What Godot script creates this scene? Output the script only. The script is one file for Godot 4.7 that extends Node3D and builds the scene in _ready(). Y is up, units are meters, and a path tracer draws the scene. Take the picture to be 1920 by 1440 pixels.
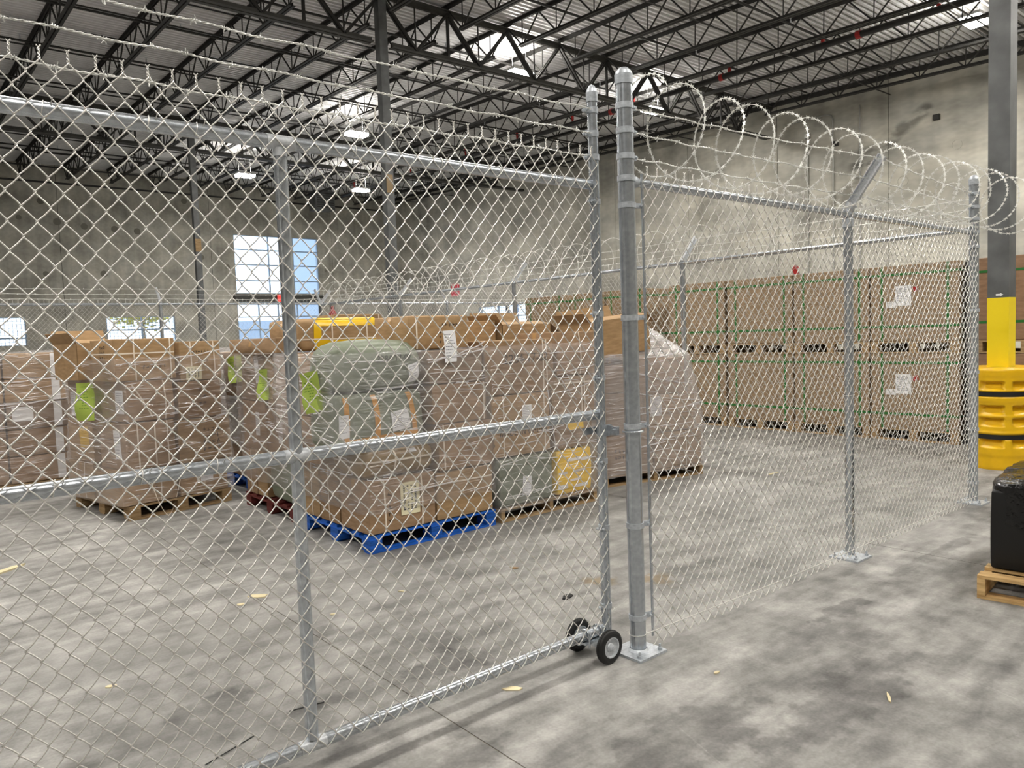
extends Node3D
# A fenced cage in a warehouse. x runs along the gate, -z into the cage, y up, metres.

var M := {}
var taken := {}
var rng := RandomNumberGenerator.new()
const ROOF0 := 8.98
const ROOFS := 0.0268
const GZ := -2.58      # plane of the gate
const FZ := -2.468     # plane of the front fence posts
const SX := 7.18       # side fence
const BZ := -14.76     # back fence
const PH := 0.0723     # chain link pitch across
const PV := 0.0845     # chain link pitch up
const WX := 25.0       # right wall
const WZ := -40.6      # back wall
const ORD := ["first", "second", "third", "fourth", "fifth", "sixth", "seventh", "eighth", "ninth", "tenth", "eleventh", "twelfth", "thirteenth", "fourteenth", "fifteenth", "sixteenth"]
const CX := 9.15       # column line


func _ready() -> void:
	rng.seed = 7
	# ---- camera, sky, exposure
	var cam := Camera3D.new()
	cam.name = "camera"
	cam.position = Vector3(0, 1.6, 0)
	cam.rotation_degrees = Vector3(-3.782, -39.787, -2.0796)
	cam.fov = rad_to_deg(2.0 * atan(720.0 / 1430.0))
	cam.near = 0.05
	cam.far = 400.0
	add_child(cam)
	cam.current = true
	var env := Environment.new()
	env.background_mode = Environment.BG_SKY
	var sky := Sky.new()
	var sm := ProceduralSkyMaterial.new()
	sm.sky_top_color = Color(0.72, 0.84, 1.0)
	sm.sky_horizon_color = Color(0.9, 0.95, 1.0)
	sm.ground_horizon_color = Color(0.82, 0.86, 0.9)
	sm.ground_bottom_color = Color(0.5, 0.5, 0.5)
	sm.sky_energy_multiplier = 1.5
	sm.ground_energy_multiplier = 1.0
	sm.sun_angle_max = 0.0
	sky.sky_material = sm
	env.sky = sky
	env.tonemap_mode = Environment.TONE_MAPPER_LINEAR
	env.tonemap_exposure = 1.07
	env.sdfgi_enabled = true
	env.ssao_enabled = true
	env.ssil_enabled = true
	var we := WorldEnvironment.new()
	we.name = "world_environment"
	we.environment = env
	add_child(we)
	make_materials()
	# ---- lamps: the ones in view, then the rest of the grid
	for p in [[20.5, -7.05, "lit high bay light beside the top of the yellow guarded column"], [13.9, -15.9, "lit high bay light hung by the girder right of the middle column"], [19.7, -16.1, "lit high bay light hung by the girder's end near the concrete side wall"], [13.15, -23.6, "lit high bay light beyond the girder, just left of the middle column"], [18.1, -32.3, "lit high bay light low beside the unit heater and middle column"], [12.4, -31.8, "lit high bay light above the tall entrance glazing"]]:
		lamp(Vector3(p[0], 8.6, p[1]), true, p[2])
	lamp(Vector3(17.2, 8.6, -25.4), false, "unlit rectangular high bay light under the roof joists")
	for p in [[14.0, -7.2], [7.4, -7.2], [0.8, -7.2], [-5.8, -7.2], [-0.2, -16.0], [-3.2, -23.7], [14.0, 1.6], [7.4, 1.6], [0.8, 1.6], [-5.8, 1.6], [20.5, 1.6], [-6.0, -16.0]]:
		lamp(Vector3(p[0], 8.6, p[1]), true)
	build_shell()
	build_outside()
	build_roof()
	build_columns()
	build_gate()
	build_front_fence()
	build_side_fence()
	build_back_fence()
	build_pipes()
	build_cage_loads()
	build_crate_rows()
	build_black_load()
	build_debris()


# ------------------------------------------------------------------ mesh helper
class MB:
	var v := PackedVector3Array()
	var n := PackedVector3Array()
	var u := PackedVector2Array()
	var i := PackedInt32Array()

	func quad(a: Vector3, b: Vector3, c: Vector3, d: Vector3, ua := Vector2(0, 1), ub := Vector2(1, 1), uc := Vector2(1, 0), ud := Vector2(0, 0)) -> void:
		# counter-clockwise as seen from outside
		var k := v.size()
		var nn := (b - a).cross(d - a).normalized()
		v.append_array(PackedVector3Array([a, b, c, d]))
		n.append_array(PackedVector3Array([nn, nn, nn, nn]))
		u.append_array(PackedVector2Array([ua, ub, uc, ud]))
		i.append_array(PackedInt32Array([k, k + 2, k + 1, k, k + 3, k + 2]))

	func tri(a: Vector3, b: Vector3, c: Vector3) -> void:
		var k := v.size()
		var nn := (b - a).cross(c - a).normalized()
		v.append_array(PackedVector3Array([a, b, c]))
		n.append_array(PackedVector3Array([nn, nn, nn]))
		u.append_array(PackedVector2Array([Vector2(0, 0), Vector2(1, 0), Vector2(0, 1)]))
		i.append_array(PackedInt32Array([k, k + 2, k + 1]))

	func box(c: Vector3, s: Vector3, b := Basis()) -> void:
		var h := s * 0.5
		var p: Array[Vector3] = []
		for k in 8:
			p.append(c + b * Vector3(h.x if k & 1 else -h.x, h.y if k & 2 else -h.y, h.z if k & 4 else -h.z))
		quad(p[4], p[5], p[7], p[6])
		quad(p[1], p[0], p[2], p[3])
		quad(p[0], p[4], p[6], p[2])
		quad(p[5], p[1], p[3], p[7])
		quad(p[6], p[7], p[3], p[2])
		quad(p[0], p[1], p[5], p[4])

	func minmax(a: Vector3, b: Vector3) -> void:
		box((a + b) * 0.5, (b - a).abs())

	func bar(a: Vector3, b: Vector3, w: float, h: float) -> void:
		var d := (b - a)
		var z := d.normalized()
		var x := Vector3.UP.cross(z)
		if x.length() < 0.01:
			x = Vector3.RIGHT
		x = x.normalized()
		var y := z.cross(x)
		box((a + b) * 0.5, Vector3(w, h, d.length()), Basis(x, y, z))

	func tube(pts: PackedVector3Array, r: float, sides := 6, caps := true) -> void:
		var m := pts.size()
		if m < 2:
			return
		var t0 := (pts[1] - pts[0]).normalized()
		var x := t0.cross(Vector3.UP)
		if x.length() < 0.05:
			x = t0.cross(Vector3.RIGHT)
		x = x.normalized()
		var k0 := v.size()
		for k in m:
			var t := (pts[mini(k + 1, m - 1)] - pts[maxi(k - 1, 0)]).normalized()
			x = (x - t * x.dot(t)).normalized()
			var y := t.cross(x)
			for s in sides:
				var a := TAU * s / sides
				var d := x * cos(a) + y * sin(a)
				v.append(pts[k] + d * r)
				n.append(d)
				u.append(Vector2(float(s) / sides, float(k)))
		for k in m - 1:
			for s in sides:
				var a := k0 + k * sides + s
				var b := k0 + k * sides + (s + 1) % sides
				i.append_array(PackedInt32Array([a, a + sides, b, b, a + sides, b + sides]))
		if caps:
			for e in 2:
				var kk: int = k0 if e == 0 else k0 + (m - 1) * sides
				var c: Vector3 = pts[0] if e == 0 else pts[m - 1]
				var nn: Vector3 = (pts[0] - pts[1]).normalized() if e == 0 else (pts[m - 1] - pts[m - 2]).normalized()
				var kc := v.size()
				v.append(c); n.append(nn); u.append(Vector2.ZERO)
				for s in sides:
					v.append(v[kk + s]); n.append(nn); u.append(Vector2.ZERO)
				for s in sides:
					var a := kc + 1 + s
					var b := kc + 1 + (s + 1) % sides
					if e == 0:
						i.append_array(PackedInt32Array([kc, a, b]))
					else:
						i.append_array(PackedInt32Array([kc, b, a]))

	func cyl(a: Vector3, b: Vector3, r: float, sides := 16) -> void:
		tube(PackedVector3Array([a, b]), r, sides, true)

	func lathe(c: Vector3, prof: Array, sides := 24, axis := Basis()) -> void:
		# prof: [radius, height] pairs; turned about the basis' y axis
		for k in prof.size() - 1:
			var r0: float = prof[k][0]
			var h0: float = prof[k][1]
			var r1: float = prof[k + 1][0]
			var h1: float = prof[k + 1][1]
			var sl := Vector2(h1 - h0, r0 - r1).normalized()
			var kk := v.size()
			for s in sides + 1:
				var a := TAU * s / sides
				var d := Vector3(cos(a), 0, sin(a))
				var nn := axis * (d * sl.x + Vector3.UP * sl.y)
				v.append(c + axis * (d * r0 + Vector3.UP * h0)); n.append(nn); u.append(Vector2(float(s) / sides, 0))
				v.append(c + axis * (d * r1 + Vector3.UP * h1)); n.append(nn); u.append(Vector2(float(s) / sides, 1))
			for s in sides:
				var q := kk + s * 2
				i.append_array(PackedInt32Array([q, q + 2, q + 1, q + 1, q + 2, q + 3]))

	func grid(p: Array, rows: int, cols: int, uv: Array = [], closed := false) -> void:
		# p: rows*cols points, smooth normals; closed joins the last column to the first
		var k0 := v.size()
		var nn := PackedVector3Array()
		nn.resize(rows * cols)
		var cc := cols if closed else cols - 1
		for r in rows - 1:
			for c in cc:
				var a := r * cols + c
				var b := r * cols + (c + 1) % cols
				var d := a + cols
				var e := b + cols
				var f: Vector3 = (p[b] - p[a]).cross(p[d] - p[a])
				nn[a] += f; nn[b] += f; nn[d] += f; nn[e] += f
				i.append_array(PackedInt32Array([k0 + a, k0 + d, k0 + b, k0 + b, k0 + d, k0 + e]))
		for k in rows * cols:
			v.append(p[k]); n.append(nn[k].normalized())
			u.append(uv[k] if uv.size() > 0 else Vector2(float(k % cols) / cols, float(k / cols) / rows))

	func mesh() -> ArrayMesh:
		var a := []
		a.resize(Mesh.ARRAY_MAX)
		a[Mesh.ARRAY_VERTEX] = v
		a[Mesh.ARRAY_NORMAL] = n
		a[Mesh.ARRAY_TEX_UV] = u
		a[Mesh.ARRAY_INDEX] = i
		var m := ArrayMesh.new()
		m.add_surface_from_arrays(Mesh.PRIMITIVE_TRIANGLES, a)
		return m


func numbered(called: String) -> String:
	if not taken.has(called):
		taken[called] = 0
		return called
	taken[called] += 1
	return "%s_%03d" % [called, taken[called]]


func part(parent: Node, called: String, mesh: Mesh, m: Material, at := Vector3.ZERO, label := "") -> MeshInstance3D:
	var o := MeshInstance3D.new()
	o.name = called
	o.mesh = mesh
	o.material_override = m
	o.position = at
	parent.add_child(o, true)
	if label != "":
		o.set_meta("label", label)
	return o


func thing(called: String, label: String, category: String, at := Vector3.ZERO, turn := 0.0, group := "") -> Node3D:
	var o := Node3D.new()
	o.name = numbered(called)
	add_child(o)
	o.position = at
	o.rotation.y = turn
	o.set_meta("label", label)
	o.set_meta("category", category)
	if group != "":
		o.set_meta("group", group)
	return o


func struct(called: String, label := "") -> Node3D:
	var o := Node3D.new()
	o.name = called
	add_child(o)
	o.set_meta("kind", "structure")
	if label != "":
		o.set_meta("label", label)
	return o


func retag(o: Node, label: String, group := "") -> void:
	o.set_meta("label", label)
	if group != "":
		o.set_meta("group", group)


# ------------------------------------------------------------------ materials
func noise_tex(seed_: int, freq: float, size: int, lo: Color, hi: Color, oct := 5, kind := FastNoiseLite.TYPE_SIMPLEX_SMOOTH, stretch := Vector2i(1, 1)) -> ImageTexture:
	var nz := FastNoiseLite.new()
	nz.seed = seed_
	nz.noise_type = kind
	nz.frequency = freq
	nz.fractal_octaves = oct
	var w: int = size / stretch.x
	var h: int = size / stretch.y
	var im := nz.get_seamless_image(w, h, false, false, 0.2, true)
	if stretch != Vector2i(1, 1):
		im.resize(size, size, Image.INTERPOLATE_CUBIC)
	im.convert(Image.FORMAT_L8)
	var d := im.get_data()
	var out := PackedByteArray()
	out.resize(d.size() * 3)
	var lut := []
	for k in 256:
		lut.append(lo.lerp(hi, k / 255.0))
	for k in d.size():
		var c: Color = lut[d[k]]
		out[k * 3] = int(c.r * 255.0)
		out[k * 3 + 1] = int(c.g * 255.0)
		out[k * 3 + 2] = int(c.b * 255.0)
	return ImageTexture.create_from_image(Image.create_from_data(size, size, false, Image.FORMAT_RGB8, out))


func normal_tex(seed_: int, freq: float, size: int, strength: float, stretch := Vector2i(1, 1), oct := 4) -> ImageTexture:
	var nz := FastNoiseLite.new()
	nz.seed = seed_
	nz.noise_type = FastNoiseLite.TYPE_SIMPLEX_SMOOTH
	nz.frequency = freq
	nz.fractal_octaves = oct
	var im := nz.get_seamless_image(size / stretch.x, size / stretch.y, false, false, 0.2, true)
	im.resize(size, size, Image.INTERPOLATE_CUBIC)
	im.convert(Image.FORMAT_RGBA8)
	im.bump_map_to_normal_map(strength)
	return ImageTexture.create_from_image(im)


func mat(c: Color, rough := 0.8, metal := 0.0, tex: Texture2D = null, scale := 1.0, world := false) -> StandardMaterial3D:
	var m := StandardMaterial3D.new()
	m.albedo_color = c
	m.roughness = rough
	m.metallic = metal
	if tex:
		m.albedo_texture = tex
		m.uv1_triplanar = true
		m.uv1_world_triplanar = world
		m.uv1_scale = Vector3.ONE * scale
	return m


func make_materials() -> void:
	var galv := noise_tex(3, 0.05, 256, Color(0.78, 0.79, 0.8), Color(1, 1, 1), 3, FastNoiseLite.TYPE_CELLULAR)
	M.wire = mat(Color(0.86, 0.85, 0.83), 0.36, 0.7)
	M.pipe = mat(Color(0.84, 0.86, 0.88), 0.27, 0.8, galv, 3.0)
	M.band = mat(Color(0.84, 0.86, 0.88), 0.4, 0.45, galv, 5.0)
	M.zinc = mat(Color(0.9, 0.91, 0.92), 0.35, 0.4, galv, 5.0)
	M.blade = mat(Color(0.9, 0.9, 0.88), 0.35, 0.3)
	var grime := noise_tex(11, 0.012, 512, Color(0.72, 0.72, 0.72), Color(1.0, 1.0, 1.0), 5)
	M.steel = mat(Color(0.2, 0.195, 0.185), 0.6, 0.0, grime, 0.3, true)
	M.girder = mat(Color(0.3, 0.295, 0.275), 0.6, 0.0, grime, 0.3, true)
	M.column = mat(Color(0.42, 0.43, 0.43), 0.5, 0.0, grime, 0.4)
	M.deck = mat(Color(0.95, 0.95, 0.95), 0.45, 0.0, noise_tex(21, 0.02, 512, Color(0.86, 0.86, 0.86), Color(1, 1, 1), 4), 0.15, true)
	M.black_pipe = mat(Color(0.16, 0.155, 0.15), 0.35, 0.2)
	M.red = mat(Color(0.62, 0.1, 0.09), 0.45)
	M.sign_red = mat(Color(0.85, 0.2, 0.28), 0.5)
	M.white = mat(Color(0.92, 0.92, 0.92), 0.6)
	var card := noise_tex(31, 0.03, 512, Color(0.82, 0.8, 0.76), Color(1, 1, 1), 5, FastNoiseLite.TYPE_SIMPLEX_SMOOTH, Vector2i(4, 1))
	M.card = []
	for c in [Color(0.66, 0.54, 0.42), Color(0.63, 0.51, 0.38), Color(0.7, 0.58, 0.43), Color(0.57, 0.47, 0.37), Color(0.71, 0.58, 0.42)]:
		M.card.append(mat(c, 0.78, 0.0, card, 1.6))
	M.crate = mat(Color(0.62, 0.53, 0.42), 0.7, 0.0, card, 1.2)
	M.crate2 = mat(Color(0.6, 0.47, 0.36), 0.55, 0.0, card, 1.2)
	M.tape = mat(Color(0.72, 0.57, 0.38), 0.25)
	M.yellow_tape = mat(Color(0.93, 0.76, 0.12), 0.28)
	M.orange_tape = mat(Color(0.8, 0.55, 0.16), 0.35)
	M.strap = mat(Color(0.92, 0.87, 0.8), 0.4)
	M.green_strap = mat(Color(0.13, 0.42, 0.16), 0.4)
	M.print = mat(Color(0.16, 0.12, 0.09), 0.8)
	M.ink = mat(Color(0.1, 0.08, 0.08), 0.8)
	M.lime = mat(Color(0.68, 0.9, 0.24), 0.6)
	var weave := noise_tex(41, 0.09, 256, Color(0.86, 0.86, 0.86), Color(1, 1, 1), 3)
	M.green_sack = mat(Color(0.5, 0.53, 0.45), 0.5, 0.0, weave, 2.0)
	M.brown_sack = mat(Color(0.56, 0.45, 0.26), 0.35, 0.0, weave, 2.0)
	M.yellow_sack = mat(Color(0.98, 0.8, 0.08), 0.3)
	var wood := noise_tex(51, 0.04, 512, Color(0.7, 0.64, 0.55), Color(1, 1, 1), 5, FastNoiseLite.TYPE_SIMPLEX_SMOOTH, Vector2i(8, 1))
	M.wood = mat(Color(0.74, 0.64, 0.49), 0.8, 0.0, wood, 1.2)
	M.new_wood = mat(Color(0.9, 0.77, 0.55), 0.75, 0.0, wood, 1.2)
	M.blue_wood = mat(Color(0.05, 0.42, 0.92), 0.65, 0.0, wood, 1.2)
	M.red_wood = mat(Color(0.42, 0.12, 0.1), 0.7, 0.0, wood, 1.2)
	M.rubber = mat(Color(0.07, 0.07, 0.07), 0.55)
	M.guard = mat(Color(0.96, 0.76, 0.03), 0.36, 0.0, noise_tex(61, 0.03, 256, Color(0.93, 0.92, 0.88), Color(1, 1, 1), 4), 1.0)
	M.yellow_paint = mat(Color(0.95, 0.84, 0.04), 0.5)
	M.black_wrap = mat(Color(0.035, 0.035, 0.035), 0.22)
	M.black_wrap.normal_enabled = true
	M.black_wrap.normal_texture = normal_tex(71, 0.02, 256, 6.0)
	M.black_wrap.uv1_triplanar = true
	M.black_wrap.uv1_scale = Vector3.ONE * 2.0
	M.black_bag = mat(Color(0.03, 0.03, 0.03), 0.55)
	# stretch film: a clear thin sheet with horizontal wrinkles
	var wn := normal_tex(81, 0.03, 1024, 8.0, Vector2i(16, 1), 2)
	M.wrap = mat(Color(0.95, 0.94, 0.95, 0.035), 0.25)
	M.wrap.transparency = BaseMaterial3D.TRANSPARENCY_ALPHA
	M.wrap.cull_mode = BaseMaterial3D.CULL_DISABLED
	M.wrap.normal_enabled = true
	M.wrap.normal_texture = wn
	M.wrap.normal_scale = 1.9
	M.milky = M.wrap.duplicate()
	M.milky.albedo_color = Color(0.95, 0.93, 0.93, 0.14)
	M.film = M.wrap.duplicate()
	M.film.albedo_color = Color(0.96, 0.95, 0.96, 0.35)
	M.fold_glint = mat(Color(0.97, 0.96, 0.97, 0.4), 0.3)  # whitish colour, draws the film highlights as solid streaks
	M.fold_glint.transparency = BaseMaterial3D.TRANSPARENCY_ALPHA
	M.scrap = mat(Color(0.84, 0.79, 0.64), 0.8)
	M.glass = mat(Color(0.86, 0.93, 1.0, 0.12), 0.03)
	M.glass.transparency = BaseMaterial3D.TRANSPARENCY_ALPHA
	M.frame = mat(Color(0.62, 0.7, 0.78), 0.4, 0.4)
	M.lamp = mat(Color(1, 1, 1), 0.4)
	M.lamp.emission_enabled = true
	M.lamp.emission = Color(1.0, 0.98, 0.95)
	M.lamp.emission_energy_multiplier = 140.0
	M.lampoff = mat(Color(0.86, 0.87, 0.88), 0.4)
	M.housing = mat(Color(0.75, 0.75, 0.75), 0.5)
	M.exit = mat(Color(0.95, 0.3, 0.28), 0.5)
	M.exit.emission_enabled = true
	M.exit.emission = Color(1.0, 0.25, 0.22)
	M.exit.emission_energy_multiplier = 0.5
	M.patch = mat(Color(0.46, 0.45, 0.41), 0.9)
	M.joint = mat(Color(0.2, 0.19, 0.17), 0.9)
	M.filler = mat(Color(0.5, 0.46, 0.4), 0.8)
	M.conduit = mat(Color(0.62, 0.62, 0.6), 0.4, 0.5)
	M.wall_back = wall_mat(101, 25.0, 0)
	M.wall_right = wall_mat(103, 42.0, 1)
	M.wall_plain = mat(Color(0.69, 0.68, 0.64), 0.9, 0.0, grime, 0.12, true)
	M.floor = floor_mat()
	M.labels = []
	for k in 8:
		M.labels.append(label_mat(200 + k, k))
	M.lime_label = label_mat(300, 20)


func wall_mat(seed_: int, span: float, which: int) -> StandardMaterial3D:
	# concrete with form streaks and dark streaks; u runs along the wall over span metres, v over 10.6 m
	var light_tone := 1.07 if which == 1 else 0.98  # light put into the colour: right wall brightened, back wall dimmed
	var w := 1024
	var h := 512
	var a := FastNoiseLite.new()
	a.seed = seed_; a.frequency = 0.006; a.fractal_octaves = 5
	var b := FastNoiseLite.new()
	b.seed = seed_ + 1; b.frequency = 0.03; b.fractal_octaves = 3
	var c := FastNoiseLite.new()
	c.seed = seed_ + 2; c.frequency = 0.11; c.fractal_octaves = 2
	var out := PackedByteArray()
	out.resize(w * h * 3)
	var k := 0
	for y in h:
		var hy := 10.6 * (1.0 - float(y) / h)
		for x in w:
			var g := 0.94 + 0.22 * a.get_noise_2d(x * 1.5, y * 2.0) + 0.1 * b.get_noise_2d(x * 1.6, y * 0.16) + 0.05 * c.get_noise_2d(x, y)
			if which == 1:
				# the branching dark streak high on the wall: distance along it in metres
				var zz := -span * float(x) / w
				var st := 0.0
				st = maxf(st, streak(Vector2(zz, hy), Vector2(-9.9, 7.95), Vector2(-10.9, 7.35), 0.28))
				st = maxf(st, streak(Vector2(zz, hy), Vector2(-10.9, 7.35), Vector2(-11.9, 6.75), 0.36))
				st = maxf(st, streak(Vector2(zz, hy), Vector2(-11.9, 6.75), Vector2(-12.3, 5.6), 0.5))
				st = maxf(st, 0.7 * streak(Vector2(zz, hy), Vector2(-12.3, 5.8), Vector2(-14.2, 4.6), 0.7))
				st = maxf(st, 0.6 * streak(Vector2(zz, hy), Vector2(-17.5, 7.4), Vector2(-18.3, 3.8), 0.7))
				st = maxf(st, 0.5 * streak(Vector2(zz, hy), Vector2(-37.4, 9.0), Vector2(-37.0, 3.0), 0.9))
				g *= 1.0 - 0.3 * st * clampf(0.5 + 2.4 * a.get_noise_2d(x * 6.0, y * 6.0), 0.0, 1.0)
			g = clampf(g, 0.3, 1.2)
			var warm := 0.02 * a.get_noise_2d(x * 3.0 + 500.0, y * 3.0)
			out[k] = int(clampf(g * light_tone * 0.71 + warm, 0, 1) * 255.0)
			out[k + 1] = int(clampf(g * light_tone * 0.7 + warm * 0.6, 0, 1) * 255.0)
			out[k + 2] = int(clampf(g * light_tone * 0.655, 0, 1) * 255.0)
			k += 3
	var m := StandardMaterial3D.new()
	m.albedo_texture = ImageTexture.create_from_image(Image.create_from_data(w, h, false, Image.FORMAT_RGB8, out))
	m.roughness = 0.9
	return m


func streak(p: Vector2, a: Vector2, b: Vector2, r: float) -> float:
	var t := clampf((p - a).dot(b - a) / (b - a).length_squared(), 0.0, 1.0)
	return smoothstep(r, r * 0.35, p.distance_to(a.lerp(b, t)))


func floor_mat() -> StandardMaterial3D:
	# trowelled concrete: mottling, scuffs, tyre marks and dark patches; one tile covers 10.24 m at 5 mm
	var w := 2048
	var imgs: Array[PackedByteArray] = []
	for q in [[5, 0.0035, 6, 0.6, 1, 1], [6, 0.02, 5, 0.6, 1, 1], [8, 0.02, 5, 0.62, 4, 1], [9, 0.3, 2, 0.5, 1, 1]]:
		var nz := FastNoiseLite.new()
		nz.seed = q[0]
		nz.frequency = q[1]
		nz.fractal_octaves = q[2]
		nz.fractal_gain = q[3]
		var im := nz.get_seamless_image(w / q[4], w / q[5], false, false, 0.15, true)
		if q[4] > 1:
			im.resize(w, w, Image.INTERPOLATE_CUBIC)
		im.convert(Image.FORMAT_L8)
		imgs.append(im.get_data())
	var da := imgs[0]
	var db := imgs[1]
	var dc := imgs[2]
	var dd4 := imgs[3]
	var val := PackedFloat32Array()
	val.resize(w * w)
	for k in w * w:
		val[k] = 0.53 + 0.00062 * (da[k] - 128) + 0.0007 * (db[k] - 128) + 0.0009 * (dc[k] - 128) + 0.0003 * (dd4[k] - 128)
	var r := RandomNumberGenerator.new()
	r.seed = 19
	# scuffs and scratches
	for k in 520:
		var p := Vector2(r.randf() * w, r.randf() * w)
		var ang := r.randf_range(-0.25, 0.35) if r.randf() < 0.6 else r.randf() * PI
		var l := r.randf_range(20, 220)
		var amt := r.randf_range(-0.05, 0.07)
		var bend := r.randf_range(-0.006, 0.006)
		for s in int(l):
			ang += bend
			p += Vector2(cos(ang), sin(ang))
			val[posmod(int(p.y), w) * w + posmod(int(p.x), w)] += amt * (1.0 - absf(2.0 * s / l - 1.0))
	# forklift tyre bands, broken up by the texture of the slab
	for k in 10:
		var p := Vector2(r.randf() * w, r.randf() * w)
		var ang := r.randf() * PI
		var bend := r.randf_range(-0.003, 0.003)
		for s in 900:
			ang += bend
			p += Vector2(cos(ang), sin(ang))
			var nx := Vector2(-sin(ang), cos(ang))
			for t in range(-16, 17):
				var q := p + nx * t
				var id := posmod(int(q.y), w) * w + posmod(int(q.x), w)
				val[id] -= 0.028 * clampf(db[id] / 128.0 - 0.45, 0.0, 1.0) * (1.0 if absi(t) > 3 else 0.5)
	# stains, the broad dark bands partly shade put into the colour, where the photograph shows them: x, z, half sizes, darkness
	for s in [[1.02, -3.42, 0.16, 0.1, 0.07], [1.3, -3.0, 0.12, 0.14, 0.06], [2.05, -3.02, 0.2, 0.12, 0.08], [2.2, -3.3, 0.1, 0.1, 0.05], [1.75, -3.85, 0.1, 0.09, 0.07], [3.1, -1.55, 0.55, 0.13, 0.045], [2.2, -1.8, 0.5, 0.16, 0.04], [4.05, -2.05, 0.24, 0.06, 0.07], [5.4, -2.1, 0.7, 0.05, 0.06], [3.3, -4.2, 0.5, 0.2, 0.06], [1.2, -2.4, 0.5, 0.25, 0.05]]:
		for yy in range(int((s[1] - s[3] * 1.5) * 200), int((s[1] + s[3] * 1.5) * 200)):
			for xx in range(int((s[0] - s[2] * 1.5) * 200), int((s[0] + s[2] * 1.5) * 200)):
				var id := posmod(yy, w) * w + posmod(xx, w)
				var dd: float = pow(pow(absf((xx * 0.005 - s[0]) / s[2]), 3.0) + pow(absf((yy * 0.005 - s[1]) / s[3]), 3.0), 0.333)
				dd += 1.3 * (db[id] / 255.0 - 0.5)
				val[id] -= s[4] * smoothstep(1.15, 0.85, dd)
	var out := PackedByteArray()
	out.resize(w * w * 3)
	for k in w * w:
		var g := clampf(val[k], 0.25, 0.85) * 255.0
		out[k * 3] = int(g * 1.012)
		out[k * 3 + 1] = int(g)
		out[k * 3 + 2] = int(g * 0.975)
	# rust spots
	for s in [[3.45, -3.35, 0.11], [3.75, -3.12, 0.14]]:
		for yy in range(int((s[1] - 0.25) * 200), int((s[1] + 0.25) * 200)):
			for xx in range(int((s[0] - 0.25) * 200), int((s[0] + 0.25) * 200)):
				var id := posmod(yy, w) * w + posmod(xx, w)
				var dd: float = Vector2(xx * 0.005 - s[0], yy * 0.005 - s[1]).length() / s[2] + 1.6 * (db[id] / 255.0 - 0.5)
				var t := 0.5 * smoothstep(1.1, 0.4, dd)
				out[id * 3 + 1] = int(out[id * 3 + 1] * (1.0 - 0.16 * t))
				out[id * 3 + 2] = int(out[id * 3 + 2] * (1.0 - 0.4 * t))
	var m := StandardMaterial3D.new()
	m.albedo_texture = ImageTexture.create_from_image(Image.create_from_data(w, w, false, Image.FORMAT_RGB8, out))
	m.roughness = 0.6
	m.metallic_specular = 0.35
	return m


func label_mat(seed_: int, style: int) -> StandardMaterial3D:
	# printed paper: rows of small dark characters too far to read, and a barcode
	var r := RandomNumberGenerator.new()
	r.seed = seed_
	var w := 96
	var h := 128
	var im := Image.create(w, h, false, Image.FORMAT_RGB8)
	var bg := Color(0.93, 0.93, 0.94)
	if style == 1:
		bg = Color(0.93, 0.9, 0.76)
	elif style == 20:
		bg = Color(0.62, 0.7, 0.3)
	im.fill(bg)
	var ink := Color(0.2, 0.2, 0.22)
	if style == 1:
		for col in 4:
			for y in range(14, 112, 7):
				if r.randf() < 0.75:
					im.fill_rect(Rect2i(14 + col * 19, y, r.randi_range(6, 11), 5), ink)
	elif style == 20:
		for y in range(12, 86, 9):
			var x := 10
			while x < 60:
				var ww := r.randi_range(4, 12)
				if r.randf() < 0.55:
					im.fill_rect(Rect2i(x, y, ww, 3), Color(0.35, 0.5, 0.1))
				x += ww + 4
	else:
		ink = Color(0.55, 0.55, 0.58)
		var rows := [7, 6, 9, 7, 5, 8, 6, 8][style % 8] as int
		for k in rows:
			var y := 14 + int(k * 100.0 / rows)
			var x := 10
			var stop := r.randi_range(50, 84)
			while x < stop:
				var ww := r.randi_range(4, 13)
				im.fill_rect(Rect2i(x, y, ww, 4), ink)
				x += ww + 3
	var m := StandardMaterial3D.new()
	m.albedo_texture = ImageTexture.create_from_image(im)
	m.roughness = 0.6
	return m


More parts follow.
